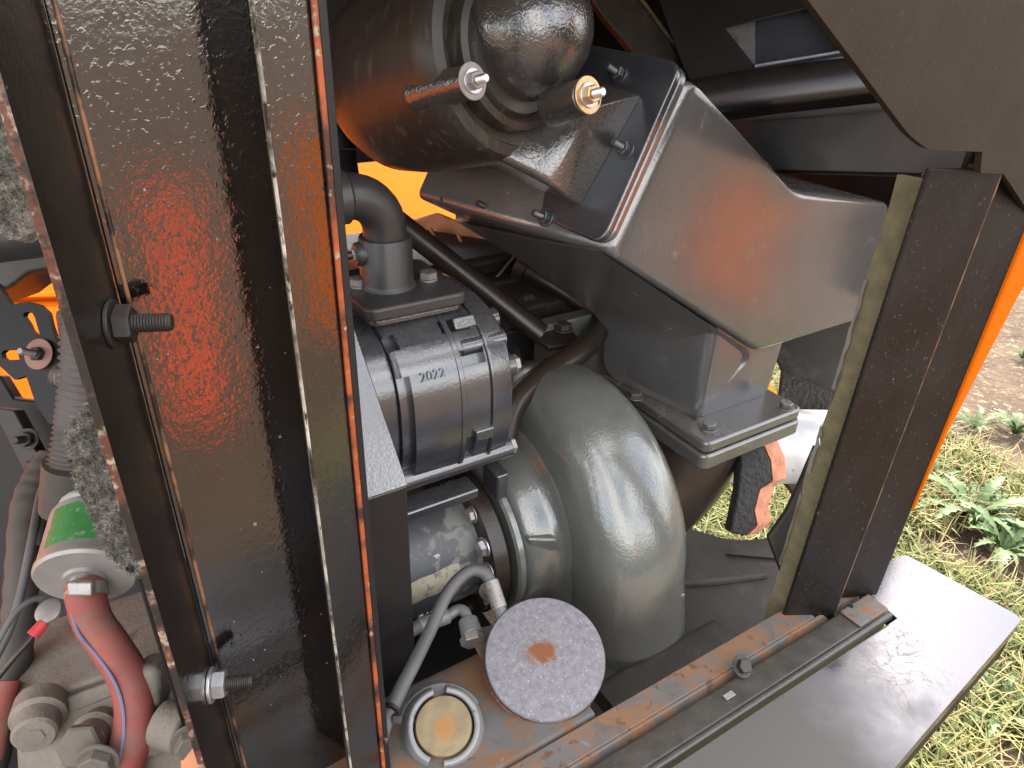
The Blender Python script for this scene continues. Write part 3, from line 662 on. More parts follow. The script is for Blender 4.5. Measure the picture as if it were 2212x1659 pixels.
def notch(u0, u1, a0, a1, dp, hb=.1145, hz=.1045):       # recess blocks following the curved wall, angles in degrees above the front
    out = []; n_ = max(1, int(abs(u1 - u0) / 8)); e = 2.7
    def P(u): c, s_ = math.cos(rad(u)), math.sin(rad(u)); return M(0, .67 - hb * math.copysign(abs(c) ** (2 / e), c), 1.048 + hz * math.copysign(abs(s_) ** (2 / e), s_))
    pts = [P(u0 + (u1 - u0) * k / n_) for k in range(n_ + 1)]; cen_ = M(0, .67, 1.048); inn_, ou = [], []
    for p in pts: d = (p - cen_).normalized(); inn_.append(p - d * dp); ou.append(p + d * .02)
    return MB().prism([p + A * a0 for p in inn_ + ou[::-1]], A * (a1 - a0))
cut(md, [notch(52, 62, .300, .330, .010), notch(27, 38, .306, .3345, .010), notch(-28, -8, .307, .318, .006)])
cut(ms, [notch(48, 60, .20, .247, .009), notch(-52, 30, .20, .2475, .009), notch(52, 62, .296, .330, .010)])
MB().loft([gc_ring(.3367, .115, .105), gc_ring(.362, .113, .1035), gc_ring(.368, .105, .097)]).build('end_cover', 'case_blue', t, bevel=.0008)
def rib(x, y, bb, a0, a1, r, boltend=True):
    p = q(x, y, 'b', bb); c = toM(p)
    MB().cyl(M(a0, c.y, c.z), M(a1, c.y, c.z), r, 18).build('boss', 'case_blue', t, bevel=.001)
    if boltend: bolt(t, M(a1 + .0002, c.y, c.z), A, r * .80, 'dull_steel', 'head', 0)
rib(1085, 792, .575, .31, .372, .0125); rib(1085, 968, .575, .20, .372, .0125); rib(1010, 652, .665, .31, .366, .0125)
rib(1050, 690, .61, .338, .371, .0115, False)
rib(1060, 735, .585, .312, .366, .010, False)
c = toM(q(1035, 700, 'b', .60)); MB().box(M(.325, c.y + .004, c.z + .002), A * .013, (B * .6 + Z * .8) * .007, (Z * .6 - B * .8) * .012).build('lug', 'case_blue', t, bevel=.002)
c = toM(q(1020, 945, 'b', .552)); MB().mbox(.315, .338, .551, .575, c.z - .008, c.z + .006).build('lug', 'case_blue', t, bevel=.002)
MB().loft([gc_ring(.2995, .1165, .106), gc_ring(.3055, .1165, .106)]).build('seam_ring', 'case_blue', t, bevel=.0008)
MB().loft([gc_ring(.3368, .1165, .1065), gc_ring(.3405, .1165, .1065)]).build('seam_ring', 'case_blue', t, bevel=.0008)
MB().mbox(.18, .33, .570, .60, .925, .938).build('foot', 'case_blue', t, bevel=.002)
MB().mbox(.352, .368, .565, .60, .915, .95).build('foot', 'case_blue', t, bevel=.002, label='small lower tab with orange paint specks')
zt_ = q(928, 817, 'b', .56).z
def gcp(u, hb=.1152, hz=.1048, e=2.7): c, s_ = math.cos(rad(u)), math.sin(rad(u)); return M(.272, .67 - hb * abs(c) ** (2 / e), 1.048 + hz * abs(s_) ** (2 / e))
ub = min(range(5, 60), key=lambda u: abs(gcp(u).z - zt_)); tg = (gcp(ub + 2) - gcp(ub - 2)).normalized(); nm_ = A.cross(tg)
text('2022', 'cast_date', 'case_blue', t, gcp(ub) + nm_ * .0006, A, tg, .014, .0012)

# sheet guard in front of its left side
t = thing('sheet_guard', 'bent black sheet-metal guard with a sloping top, against the pillar edge', 'guard', M(.12, .46, .85))
gr = (M(.196, .462, 1.066), q(735, 617, 'a', .196))
MB().loft([[M(a, .462, 1.066), M(a, toM(gr[1]).y, toM(gr[1]).z), M(a, toM(gr[1]).y + .003, toM(gr[1]).z - .002), M(a, .4655, 1.064)] for a in (-.02, .196)]).build('sloping_panel', 'guard_black', t, bevel=.001)
zlow = q(900, 1440, 'b', .462).z
MB().mbox(-.02, .195, .462, .465, zlow, 1.0655).build('front_panel', 'black_paint', t, bevel=.0012)
MB().mbox(.192, .195, .465, .56, zlow + .05, 1.05).build('side_panel', 'black_paint', t, bevel=.001)

# ------------------------------------------------------------------ pipe fittings on the gear case
t = thing('pipe_elbow', 'black iron pipe elbow on a bolted square flange, above the gear case', 'pipe fitting', M(.275, .66, 1.153))
MB().prism(rounded([M(.222, .602, 1.157), M(.334, .602, 1.157), M(.334, .72, 1.157), M(.222, .72, 1.157)], .014, 5), Z * .014).build('flange', 'fitting_black', t, bevel=.003, seg=3)
MB().prism(rounded([M(.226, .606, 1.1505), M(.330, .606, 1.1505), M(.330, .715, 1.1505), M(.226, .715, 1.1505)], .014, 5), Z * .0062).build('gasket_plate', 'housing_grey', t, bevel=.0015)
rc = toM(q(834, 560, 'b', .66)); ra_ = rc.x
MB().lathe(M(ra_, .66, 1.170), Z, [(0, .031), (.004, .0282), (.006, .0275), (.050, .0275), (.053, .026), (.0535, .020)], 36).build('riser', 'fitting_black', t, ang=30)
rt = q(831, 515, 'b', .66); e1 = q(834, 470, 'b', .66); pe = q(780, 421, 'b', .66); pf = q(690, 421, 'b', .66)
ez = toM(pe)
ea = ra_
top_z = ez.z; rb = .036
arc = [M(ea, .66, 1.222)] + [M(ea - rb + rb * math.cos(u), .66, top_z - rb + rb * math.sin(u)) for u in [i * math.pi / 2 / 8 for i in range(9)]] + [M(ea - rb - .004, .66, top_z)]
MB().tube(arc, .0222, 26, 0).build('elbow', 'fitting_black', t, ang=60)
MB().lathe(M(ea - rb - .014, .66, top_z), A, [(0, .0225), (.001, .0255), (.011, .0258), (.014, .0225)], 32).build('collar', 'fitting_black', t, ang=30)
MB().cyl(M(ea - rb - .010, .66, top_z), M(-.15, .66, top_z), .0200, 28).build('pipe', 'fitting_black', t)
MB().lathe(M(ra_, .66, 1.208), -A, [(.022, .013), (.031, .012), (.033, .010)], 20).build('side_boss', 'fitting_black', t, ang=30)
bolt(t, M(ra_ - .032, .66, 1.208), -A, .006, 'zinc', 'head', 0)
MB().cyl(M(ra_ - .034, .66, 1.208), M(ra_ - .085, .66, 1.208), .0042, 12).build('stub', 'oily_black', t)
for (x, y) in ((776, 617), (925, 603)): bolt(t, q(x, y, 'z', 1.171), Z, .0100, 'dull_steel', 'head', 1.05)

# ------------------------------------------------------------------ strut, bent pipe, mount behind
t = thing('diagonal_strut', 'dark round diagonal strut with flattened bracket end, behind the pipe elbow', 'strut', at(1180, 735, .98))
MB().cyl(at(790, 425, .93), at(1168, 722, .985), .0155, 20).build('tube', 'oily_black', t)
MB().prism([at(1130, 712, .985), at(1185, 748, .965), at(1262, 742, .99), at(1225, 700, 1.01)], -Z * .008).build('tab', 'oily_black', t, bevel=.002)
bolt(t, at(1217, 712, .985), Z, .011, 'cylinder_brown', 'head', 1.2)
t = thing('bent_pipe', 'brown-black bent pipe curving over the blower to the case', 'pipe', at(1290, 700, 1.0))
MB().tube([at(1130, 575, 1.10), at(1185, 606, 1.09), at(1240, 640, 1.07), at(1283, 672, 1.05), at(1296, 704, 1.02), at(1262, 752, .98), at(1190, 800, .94), at(1130, 848, .90), at(1100, 893, .88), at(1088, 950, .87)], .0162, 18, 7).build('tube', 'oily_black', t)
MB().cyl(at(1118, 570, 1.102), at(1140, 582, 1.10), .022, 18).build('end_fitting', 'oily_black', t, bevel=.002)
t = thing('engine_mount', 'dark rusty engine mount block with two bolts, behind the bent pipe', 'engine mount', at(1150, 660, 1.12))
MB().box(at(1160, 690, 1.13), A * .12, B * .05, Z * .05).build('block', 'cylinder_brown', t, bevel=.004)
MB().box(at(1200, 640, 1.22), A * .14, B * .03, Z * .06).build('rear_block', 'dark_metal', t, bevel=.004)
bolt(t, at(1140, 655, 1.08), (-B + Z * .7), .013, 'cylinder_brown', 'head', 1.15)
MB().cyl(at(1062, 612, 1.12), at(1112, 552, 1.15), .0022, 8).build('rod', 'dull_steel', t)
MB().box(at(1245, 770, 1.06), A * .07, B * .012, Z * .07).build('plate', 'volute_grey', t, bevel=.002)
MB().box(at(1140, 770, 1.10), A * .10, B * .02, Z * .06).build('plate', 'case_blue', t, bevel=.002)
t = thing('intake_casting', 'dusty orange-brown casting with fins, under the duct flange', 'casting', at(980, 510, 1.2))
MB().loft([[at(880, 478, 1.25), at(945, 458, 1.22), at(1020, 490, 1.2), at(1110, 540, 1.2), at(1110, 640, 1.25), at(960, 640, 1.25)], [at(880, 478, 1.35), at(945, 458, 1.35), at(1020, 490, 1.35), at(1110, 540, 1.35), at(1110, 640, 1.4), at(960, 640, 1.4)]]).build('body', 'orange_dusty', t, bevel=.006)
for (x, y) in ((925, 490), (985, 505), (1040, 535)): MB().prism([at(x, y, 1.19), at(x + 8, y, 1.19), at(x + 40, y + 80, 1.19), at(x + 30, y + 80, 1.19)], FWD * .05).build('fin', 'orange_dusty', t, bevel=.002)
MB().box(at(1000, 610, 1.3), RGT * .16, UP * .05, FWD * .02).build('base', 'orange_dusty', t, bevel=.004)
# dark lump behind the elbow
t = thing('rubber_boot', 'black rubber boot and thin wire behind the pipe elbow, by the pillar edge', 'hose', at(745, 330, .95))
MB().tube([at(700, 250, .97), at(735, 300, .96), at(748, 335, .95), at(742, 380, .95), at(715, 410, .96)], lambda s: .020 + .006 * math.sin(s * 9), 18, 6).build('boot', 'deep_black', t)
MB().tube([at(700, 326, .93), at(740, 322, .92), at(775, 323, .92), at(802, 324, .92)], lambda s: .0014 if s < .75 else .003, 8, 5).build('wire', 'deep_black', t)

# ------------------------------------------------------------------ blower (volute) and its shaft barrel
t = thing('blower_housing', 'grey-green snail-shaped blower housing, lower centre', 'blower', M(.46, .62, .62))
VB, VZ, VA = .63, .812, .496
secs = []
def vsec(cb, cz, rb_, rz_, wa, rr_, k):
    out = []; n = 28
    for i in range(n):
        u = 2 * math.pi * i / n; c, s_ = math.cos(u), math.sin(u)
        e = 2.7; da = wa * math.copysign(abs(c) ** (2 / e), c); dr = rr_ * math.copysign(abs(s_) ** (2 / e), s_)
        out.append(M(VA + da, cb + rb_ * dr, cz + rz_ * dr))
    return out
for i in range(31):
    th = rad(235) - rad(235) * i / 30; ro = .136 + .004 * i / 30; rr_ = .062 + .010 * i / 30; wa = .060 + .012 * i / 30
    d = (-math.cos(th), math.sin(th)); secs.append(vsec(VB + ro * d[0], VZ + ro * d[1], d[0], d[1], wa, rr_, i))
for k in range(1, 9):
    s_ = k / 8; secs.append([p + A * .018 * s_ for p in vsec(VB - .140 - .030 * s_, VZ - .22 * s_, -1, 0, .072, .072, k)])
MB().loft(secs).build('scroll', 'volute_grey', t, ang=60)
IA = .362
MB().lathe(M(IA + .012, VB, VZ), A, [(0, .082), (.003, .098), (.010, .105), (.034, .110), (.046, .113), (.050, .120), (.0515, .130), (.055, .137), (.062, .1405), (.075, .1415), (.10, .143), (.12, .15)], 72).build('inlet_cone', 'volute_grey', t, ang=60)
MB().lathe(M(IA, VB, VZ), A, [(0, .06), (.0, .104), (.003, .107), (.010, .107), (.0115, .104), (.0118, .07)], 64).build('inlet_ring', 'volute_grey', t, ang=30)
sp = toM(q(1452, 1400, 'b', .45))
MB().mbox(.528, .545, .42, .47, .60, VZ - .02).build('outlet_rib', 'volute_grey', t, bevel=.003)
MB().prism(rounded([M(.35, .405, .628), M(.565, .405, .628), M(.565, .60, .628), M(.35, .60, .628)], .03, 5), Z * .016).build('outlet_flange', 'volute_grey', t, bevel=.003)
MB().lathe(M(VA + .064, VB, VZ), A, [(0, .198), (.002, .2125), (.006, .2125), (.008, .198)], 72, a0=0, a1=2 * math.pi).build('parting_line', 'volute_grey', t, ang=30) if False else None
lp = [q(1140, 1165, 'b', .535), q(1205, 1165, 'b', .52), q(1250, 1250, 'b', .52), q(1160, 1255, 'b', .535)]
MB().prism(lp, B * .05).build('cast_lug', 'volute_grey', t, bevel=.004)

t = thing('shaft_barrel', 'blue-grey cylindrical shaft barrel with flaking paint and bolted black flange', 'barrel', M(.2, VB, .74))
MB().lathe(M(.02, VB, VZ), A, [(0, .07), (.306, .071), (.314, .074), (.322, .078)], 48).build('tube', 'barrel_paint', t, ang=40)
MB().lathe(M(.332, VB, VZ), A, [(0, .07), (0, .094), (.003, .098), (.022, .098), (.026, .094)], 48).build('flange', 'oily_black', t, ang=30)
for (th, r_, kind, mt) in ((33, .0105, 'head', 'zinc'), (12, .0095, 'head', 'dull_steel'), (-4, .0105, 'nut', 'dull_steel'), (-22, .0105, 'head', 'dark_metal'), (60, .009, 'head', 'dull_steel'), (-62, .009, 'head', 'dark_metal'), (95, .009, 'head', 'dark_metal')):
    u = rad(th); p = M(.3315, VB - .0875 * math.cos(u), VZ + .0875 * math.sin(u))
    if kind == 'nut': bolt(t, p - A * .004 - B * .006, (-A * .45 - B * .8 + Z * .2), r_ * .62, mt, 'nut', 2.0, 1.6, 0)
    else: bolt(t, p, -A, r_, mt, 'head', 1.2)
def bsurf(a, th, r=.0712): u = rad(th); return M(a, VB - r * math.cos(u), VZ + r * math.sin(u))
r0 = []
for i in range(25):
    a = .10 + .20 * i / 24; wob = noise.noise(V((a * 40, 0, 1)))
    r0.append([bsurf(a, 24 + 4 * wob, .0705), bsurf(a, 18 + 3 * wob, .0745 + .001 * wob), bsurf(a, 12 + 3 * wob, .0735), bsurf(a, 4 + 5 * wob, .0742), bsurf(a, 0 + 5 * wob, .0705)])
MB().loft(r0).build('sealant_bead', 'sealant', t, ang=60)
for (th, a, s_, bd, mt) in ((-32, .262, .0165, '8198', 'white_pipe'), (46, .225, .0115, '0007', 'housing_grey')):
    p = bsurf(a, th, .0718); u = rad(th); text(bd, 'cast_number', mt, t, p, A, Z * math.cos(u) + B * math.sin(u), s_, .0005)

# ------------------------------------------------------------------ tank, lids, hoses in front of the blower
t = thing('oil_tank', 'rust-stained grey tank under the two round lids, beside the sill', 'tank', M(.15, .38, .60))
MB().loft([rounded([M(a, .316, .60), M(a, .316, .846), M(a, .44, .843), M(a, .462, .80), M(a, .462, .60)], [.001, .006, .03, .02, .001], 5) for a in (-.30, .315)]).build('body', 'tank_rust', t, ang=50)
MB().prism([M(.25, .40, .836), M(.30, .40, .836), M(.318, .455, .836), M(.26, .470, .836)], Z * .006).build('fitting_pad', 'tank_rust', t, bevel=.002)
def camax(p, k): c = (C0 - p).normalized(); return (c * (1 - k) + Z * k + A * k * .25).normalized()
pc = at(1178, 1418, .700); ax1 = camax(pc, .34)
R1 = 131 * .700 / FPX
paint('cap_metal', (.165, .155, .165), .5, metal=.3, bump=((900, .5, .0008),), var=.25, vscale=160, spots=(((.32, .30, .31), 430, .58, .66, .5), ((.17, .155, .16), 360, .60, .68, .7)), blot=(tuple(ax1 * .03 + (RGT * -.002 - UP * -.004)), .012, (.20, .075, .03), 90, 3.2))
t2 = thing('round_lid', 'large round lid with pitted grey flat top and central rust patch', 'canister', pc - ax1 * .03)  # the larger of the two round lids on the tank
MB().lathe(pc - ax1 * .034, ax1, [(0, R1 * .97), (.028, R1), (.0325, R1), (.034, R1 - .0012)], 72).build('cap', 'cap_metal', t2, ang=25)
MB().lathe(pc - ax1 * .0345, ax1, [(.002, R1 + .0004), (.030, R1 + .0008)], 72, caps=False).build('side_band', 'cap_rust', t2)
MB().cyl(pc - ax1 * .034, pc - ax1 * .10, R1 * .94, 48, R1 * 1.04).build('neck', 'tank_rust', t2, bevel=.001)
pc2 = at(959, 1567, .645); ax2 = camax(pc2, .22); R2 = 62 * .645 / FPX
paint('brass_cap', (.19, .14, .07), .5, metal=.15, bump=((500, .3, .0006),), var=.3, vscale=60, spots=(((.2, .18, .15), 180, .62, .72, .7),), blot=(tuple(ax2 * .03 - UP * .003), .010, (.30, .15, .05), 90, 2.0))
t3 = thing('filler_cap', 'small brass-coloured filler cap inside a notched grey collar', 'cap', pc2 - ax2 * .03)
MB().lathe(pc2 - ax2 * .014, ax2, [(0, R2), (.012, R2), (.0138, R2 - .001), (.014, R2 - .003)], 48).build('cap', 'brass_cap', t3, ang=40)
ci, cw = R2 + .0018, R2 + .0098
for (a0, a1) in ((1.95, 4.35), (4.75, 7.85)):
    d_ = RGT - ax2 * RGT.dot(ax2); d_.normalize(); e_ = ax2.cross(d_)
    n = 30; mb = MB(); rg = []
    for k in range(n + 1):
        u = a0 + (a1 - a0) * k / n; dr = d_ * math.cos(u) + e_ * math.sin(u)
        rg.append([pc2 + dr * ci + ax2 * .001, pc2 + dr * (ci + .004) + ax2 * .002, pc2 + dr * cw - ax2 * .004, pc2 + dr * (cw + .005) - ax2 * .030, pc2 + dr * ci - ax2 * .030])
    mb.loft(rg); mb.build('collar', 'cast_alloy', t3, bevel=.0012, ang=50)
MB().lathe(pc2 - ax2 * .09, ax2, [(0, cw + .020), (.035, cw + .016), (.062, cw + .006), (.066, ci)], 48).build('neck', 'cast_alloy', t3, ang=50)
bolt(t3, at(991, 1646, .64), ax2, .0032, 'zinc', 'head', 0)

t = thing('thin_hose', 'thin grey rubber hose arching from the tank, with crimped metal end', 'hose', at(900, 1430, .68))
hp = [at(820, 1600, .60), at(836, 1553, .615), at(866, 1488, .64), at(896, 1430, .665), at(932, 1356, .70), at(962, 1290, .725), at(990, 1252, .74), at(1018, 1233, .75), at(1044, 1237, .752), at(1060, 1257, .75), at(1066, 1275, .748)]
MB().tube(hp, .0066, 14, 6).build('tube', 'hose_rubber', t)
MB().cyl(at(1060, 1256, .75), at(1080, 1316, .735), .0082, 18).build('crimp', 'dull_steel', t, bevel=.001)
MB().cyl(at(1078, 1310, .737), at(1090, 1350, .725), .0068, 18).build('ferrule', 'cast_alloy', t, bevel=.001)
MB().lathe(at(843, 1535, .618), (hp[3] - hp[1]), [(0, .0074), (.003, .0074)], 18).build('cable_tie', 'deep_black', t)
MB().box(at(858, 1552, .612), RGT * .004, UP * .0035, FWD * .003).build('tie_head', 'dark_metal', t, bevel=.0006)
t = thing('elbow_fitting', 'pale grey crimped elbow hose fitting with hex nut on the tank', 'hose fitting', at(1018, 1385, .745))
MB().tube([at(840, 1385, .72), at(880, 1366, .735), at(912, 1350, .75)], .0072, 14, 4).build('hose', 'hose_rubber', t)
MB().cyl(at(906, 1353, .748), at(968, 1330, .765), .0085, 18).build('crimp', 'cast_alloy', t, bevel=.001)
MB().tube([at(966, 1331, .765), at(988, 1318, .768), at(1004, 1322, .765), at(1012, 1345, .758)], .0060, 14, 5).build('bend', 'cast_alloy', t)
MB().cyl(at(1010, 1338, .760), at(1020, 1372, .748), .0105, 20, .0115).build('swivel', 'cast_alloy', t, bevel=.0015)
bolt(t, at(1022, 1390, .742), (at(1010, 1340, .760) - at(1020, 1380, .745)), .0128, 'dull_steel', 'head', 0)

# ------------------------------------------------------------------ below the duct: exhaust elbow, torn rubber, floor, tail pipe
t = thing('exhaust_elbow', 'wide smooth dark exhaust elbow under the duct flange', 'exhaust', M(.7, .6, .78))
MB().tube([M(.705, .60, .915), M(.705, .60, .872), M(.690, .605, .815), M(.645, .62, .765), M(.575, .64, .745), M(.46, .66, .74)], .080, 36, 8).build('tube', 'exhaust_black', t, ang=80)
t = thing('floor_mat', 'dark rubber floor mat with a large round cut-out, showing grass below', 'floor mat', M(.8, .6, .70))
hc_ = (.835, .612); rectm = [M(.40, .30, .705), M(.78, .30, .705), M(1.12, .46, .705), M(1.12, 1.15, .705), M(.40, 1.15, .705)]
hole = [M(hc_[0] + (.122 + .004 * noise.noise(V((math.cos(u) * 3, math.sin(u) * 3, 0)))) * math.cos(u), hc_[1] + .118 * math.sin(u), .705) for u in [k * 2 * math.pi / 48 for k in range(48)]]
sheet([rectm, hole], 'mat', 'rubber_mat', t, Z, .008)
MB().tube([M(.60, .50, .7105), M(.66, .47, .711), M(.74, .44, .711)], .005, 8, 5).build('seam', 'rubber_mat', t)
MB().prism([M(.72, .500, .7105), M(.80, .44, .7105), M(.83, .455, .7105), M(.755, .505, .7105)], Z * .004).build('patch', 'rubber_mat', t, bevel=.001)
MB().loft([rounded([M(a, .34, .709), M(a, .42, .709), M(a, .41, .728), M(a, .35, .728)], .008, 3) for a in (.40, .60)]).build('fold', 'rubber_mat', t)
lin = [(1764, 960), (1729, 1043), (1700, 1105), (1660, 1160), (1690, 1240), (1722, 1260), (1745, 1150), (1775, 1050)]
MB().prism([at(x, y, .84) for x, y in lin], FWD * .012).build('side_lining', 'rubber_mat', t, bevel=.003)
t = thing('torn_flap', 'cracked black rubber flap with a torn edge that has orange light put into its colour, under the duct flange', 'flap', at(1640, 1060, 1.0))
zx = lambda x, y, d: at(1426.4 + x * .2646, 795.5 + y * .2646, d)
fpz = [(790, 690), (900, 755), (915, 925), (812, 985), (765, 1160), (790, 1285), (700, 1370), (570, 1345), (640, 1000), (660, 820)]
fl_ = [rp(1426.4 + x * .2646, 795.5 + y * .2646, C0 + FWD * 1.0, FWD) for x, y in fpz]
fl_[0] += UP * .03; fl_[1] += UP * .0; fl_[9] += UP * .03
MB().prism(fl_, FWD * .03).build('face', 'torn_rubber', t, bevel=.003)
sd = (RGT * .024 + FWD * .012 + UP * .004)
strip = fl_[0:7]
inn = [p + RGT * .001 for p in strip]
MB().loft([[p, p + sd, p + sd + FWD * .02, p + FWD * .028] for p in inn]).build('lit_torn_edge', 'lit_torn_edge', t, bevel=.001)
t = thing('tail_pipe', 'bright white metal tail pipe stub between duct flange and felt strip', 'pipe', at(1720, 960, 1.2))
MB().lathe(at(1560, 962, 1.22), (at(1795, 966, 1.20) - at(1560, 962, 1.22)), [(0, .063), (.18, .063), (.182, .0655), (.186, .0655)], 40).build('tube', 'white_pipe', t, ang=40)
t = thing('baffle_board', 'dark smeared rubber baffle behind the duct and felt strip', 'baffle', at(1770, 790, 1.25))
MB().prism([at(1640, 700, 1.30), at(1900, 640, 1.22), at(1860, 840, 1.22), at(1800, 890, 1.24), at(1690, 800, 1.28)], FWD * .01).build('board', 'rubber_mat', t, bevel=.002)
MB().prism([at(1690, 800, 1.27), at(1730, 815, 1.25), at(1800, 850, 1.23), at(1790, 890, 1.23), at(1680, 885, 1.27)], FWD * .01).build('lower_board', 'torn_rubber', t, bevel=.002)

# ------------------------------------------------------------------ left side: bracket, conduit, filter, red hose, injection pump
t = thing('slotted_bracket', 'black slotted steel bracket with washered bolt, left of the pillar', 'bracket', at(80, 760, .8))
zb2 = lambda x, y: rp(.1983 * x, 548.6 + .1983 * y, C0 + FWD * .80, FWD)
outl = [(-160, 250), (0, 330), (90, 480), (155, 565), (240, 535), (340, 525), (450, 555), (545, 640), (580, 790), (640, 960), (720, 1210), (790, 1300), (950, 1659), (950, 1850), (560, 1850), (410, 1620), (310, 1330), (185, 1370), (0, 1200), (-160, 1060)]
s1 = [(275, 680), (290, 645), (335, 630), (380, 650), (405, 700), (475, 940), (360, 830), (330, 760)]
s2 = [(40, 1080), (75, 1050), (210, 1045), (240, 1150), (90, 1160), (50, 1130)]
sheet([[zb2(*p) for p in pl_] for pl_ in (outl, s1, s2)], 'plate', 'deep_black', t, FWD, .008)
wb = bolt(t, at(84, 765, .790), (-FWD + UP * .1 - RGT * .15), .0080, 'dark_metal', 'nut', 0, 1.7, .2, 'dull_steel')
child('washer', fm('washer', 'pink_washer'), wb, at(84, 765, .792), (-FWD + UP * .1 - RGT * .15), (.0175, .0175, .01), sub=True)
t = thing('left_frame_member', 'dark brown slanting frame member in the upper left corner behind the pillar', 'frame', at(40, 520, .9))
MB().prism([at(-200, 380, .9), at(140, 470, .9), at(120, 575, .9), at(60, 590, .9), at(20, 620, .9), at(-200, 700, .9)], FWD * .06).build('beam', 'cylinder_brown', t, bevel=.004)
MB().prism([at(-250, 820, .95), at(0, 810, .95), at(30, 860, .95), at(120, 870, .95), at(240, 900, .95), at(420, 1150, .95), at(420, 1700, .98), at(-250, 1700, .98)], FWD * .02).build('lower_plate', 'deep_black', t, bevel=.003)
MB().prism([at(-20, 880, .9), at(30, 885, .9), at(120, 1050, .9), at(70, 1060, .9)], FWD * .02).build('arm', 'dark_metal', t, bevel=.002)
for (x, y) in ((62, 948), (88, 1000)): bolt(t, at(x, y, .88), -FWD, .0095, 'dark_metal', 'nut', 1.4, 1.3)

def fuzzy(name, label, poly, d, th, n, col='foam', cat='insulation'):
    t = thing(name, label, cat, at(*poly[0], d))
    base = [rp(x, y, C0 + FWD * d, FWD) for x, y in poly]
    # grid fill of the outline, pushed about by noise
    xs = [p[0] for p in poly]; ys = [p[1] for p in poly]
    def inside(x, y):
        c = False; j = len(poly) - 1
        for i in range(len(poly)):
            (xi, yi), (xj, yj) = poly[i], poly[j]
            if (yi > y) != (yj > y) and x < (xj - xi) * (y - yi) / (yj - yi) + xi: c = not c
            j = i
        return c
    MB().prism(rounded(base, .006, 4), FWD * th).build('pad', col, t, bevel=.004)
    vs, fs = [], []; i = 0
    while i < n:
        x, y = random.uniform(min(xs), max(xs)), random.uniform(min(ys), max(ys))
        if not inside(x, y): continue
        i += 1; p = rp(x, y, C0 + FWD * (d - .001 + random.uniform(0, .012) * (random.random() < .3)), FWD)
        r1 = V((random.gauss(0, 1), random.gauss(0, 1), random.gauss(0, 1))).normalized(); r2 = r1.orthogonal().normalized() * .0006
        l = random.uniform(.0015, .0042) * (1 + 1.2 * max(0, noise.noise(p * 60)))
        b = len(vs); vs += [p - r2, p + r2, p + (r1 - FWD * .6) * l]; fs.append((b, b + 1, b + 2))
    mb = MB(); mb.v = vs; mb.f = fs; o = mb.build('fibres', col, t, ang=180); o['kind'] = 'stuff'
    return t
fuzzy('insulation_scrap', 'shaggy grey and yellow insulation scrap hanging behind the pillar, over the filter',
      [(196, 868), (240, 905), (262, 985), (300, 1100), (330, 1225), (325, 1246), (270, 1235), (235, 1200), (205, 1130), (172, 1060), (155, 1000), (144, 940), (165, 900)], .52, .02, 14000)
fuzzy('insulation_pad', 'grey insulation pad at the left picture edge beside the pillar', [(-60, 180), (0, 180), (18, 260), (45, 380), (72, 490), (30, 520), (-60, 480)], .5, .02, 2500)

t = thing('ribbed_conduit', 'pale ribbed flexible conduit standing behind the insulation scrap', 'conduit', at(160, 1000, .7))
cp = smooth([at(182, 640, .66), at(180, 720, .67), at(176, 830, .68), at(165, 930, .69), at(150, 1010, .69)], 30)
NR = len(cp)
MB().tube(cp, lambda s: .0185 + .0022 * math.sin(s * 2 * math.pi * 30), 22, 0).build('hose', 'conduit', t, ang=30)
MB().tube([at(151, 1000, .69), at(146, 1050, .70), at(142, 1100, .71)], lambda s: .0235, 20, 5).build('sleeve', 'loom', t)
MB().tube([at(120, 808, .70), at(132, 812, .70), at(150, 815, .70)], lambda s: .011 + .001 * math.sin(s * 25), 14, 6).build('thread', 'dull_steel', t)
MB().cyl(at(196, 655, .66), at(184, 700, .66), .016, 18).build('cap_nut', 'zinc', t, bevel=.002)

t = thing('fuel_filter', 'round dusty metal fuel filter with a green label, lower left', 'filter', at(182, 1250, .70))
fax = (RGT * .20 - UP * .66 - FWD * .66).normalized()
fc = at(184, 1249, .665); fr = 98 * .665 / FPX
MB().lathe(fc - fax * .074, fax, [(.0, fr * .55), (.0, fr * 1.0), (.002, fr * 1.07), (.005, fr * 1.08), (.007, fr * 1.06), (.009, fr * 1.0), (.064, fr), (.067, fr * 1.03), (.071, fr * 1.03), (.074, fr * .98), (.0745, fr * .45), (.078, fr * .42), (.0785, fr * .22)], 56).build('canister', 'filter_metal', t, ang=28)
u0 = V(RGT - fax * RGT.dot(fax)).normalized(); v0_ = fax.cross(u0)
if v0_.dot(-FWD) < 0: v0_ = -v0_
rg = []
for k in range(13):
    u = rad(62) + rad(62) * k / 12; dr = u0 * math.cos(u) + v0_ * math.sin(u)
    rg.append([fc - fax * .058 + dr * (fr + .0005), fc - fax * .015 + dr * (fr + .0005), fc - fax * .015 + dr * (fr - .001), fc - fax * .058 + dr * (fr - .001)])
MB().loft(rg).build('label', 'green_label', t, ang=60)
MB().cyl(fc + fax * .002, at(184, 1285, .655), .0135, 18).build('spigot', 'dull_steel', t)
t = thing('red_hose', 'thick red rubber hose with a blue stripe, curving down from the fuel filter', 'hose', at(270, 1560, .64))
hpts = [at(182, 1262, .662), at(187, 1296, .655), at(202, 1345, .65), at(240, 1400, .645), at(276, 1460, .64), at(291, 1525, .635), at(284, 1590, .63), at(266, 1660, .625), at(250, 1730, .62)]
MB().tube(hpts, .0168, 22, 8).build('tube', 'red_hose', t)
MB().tube([at(153, 1318, .640), at(172, 1370, .632), at(211, 1418, .628), at(245, 1468, .622), at(264, 1520, .6185), at(268, 1580, .6145), at(258, 1640, .611), at(245, 1700, .607)], .0014, 6, 8).build('stripe', 'blue_stripe', t)
dh = (hpts[2] - hpts[0]).normalized()
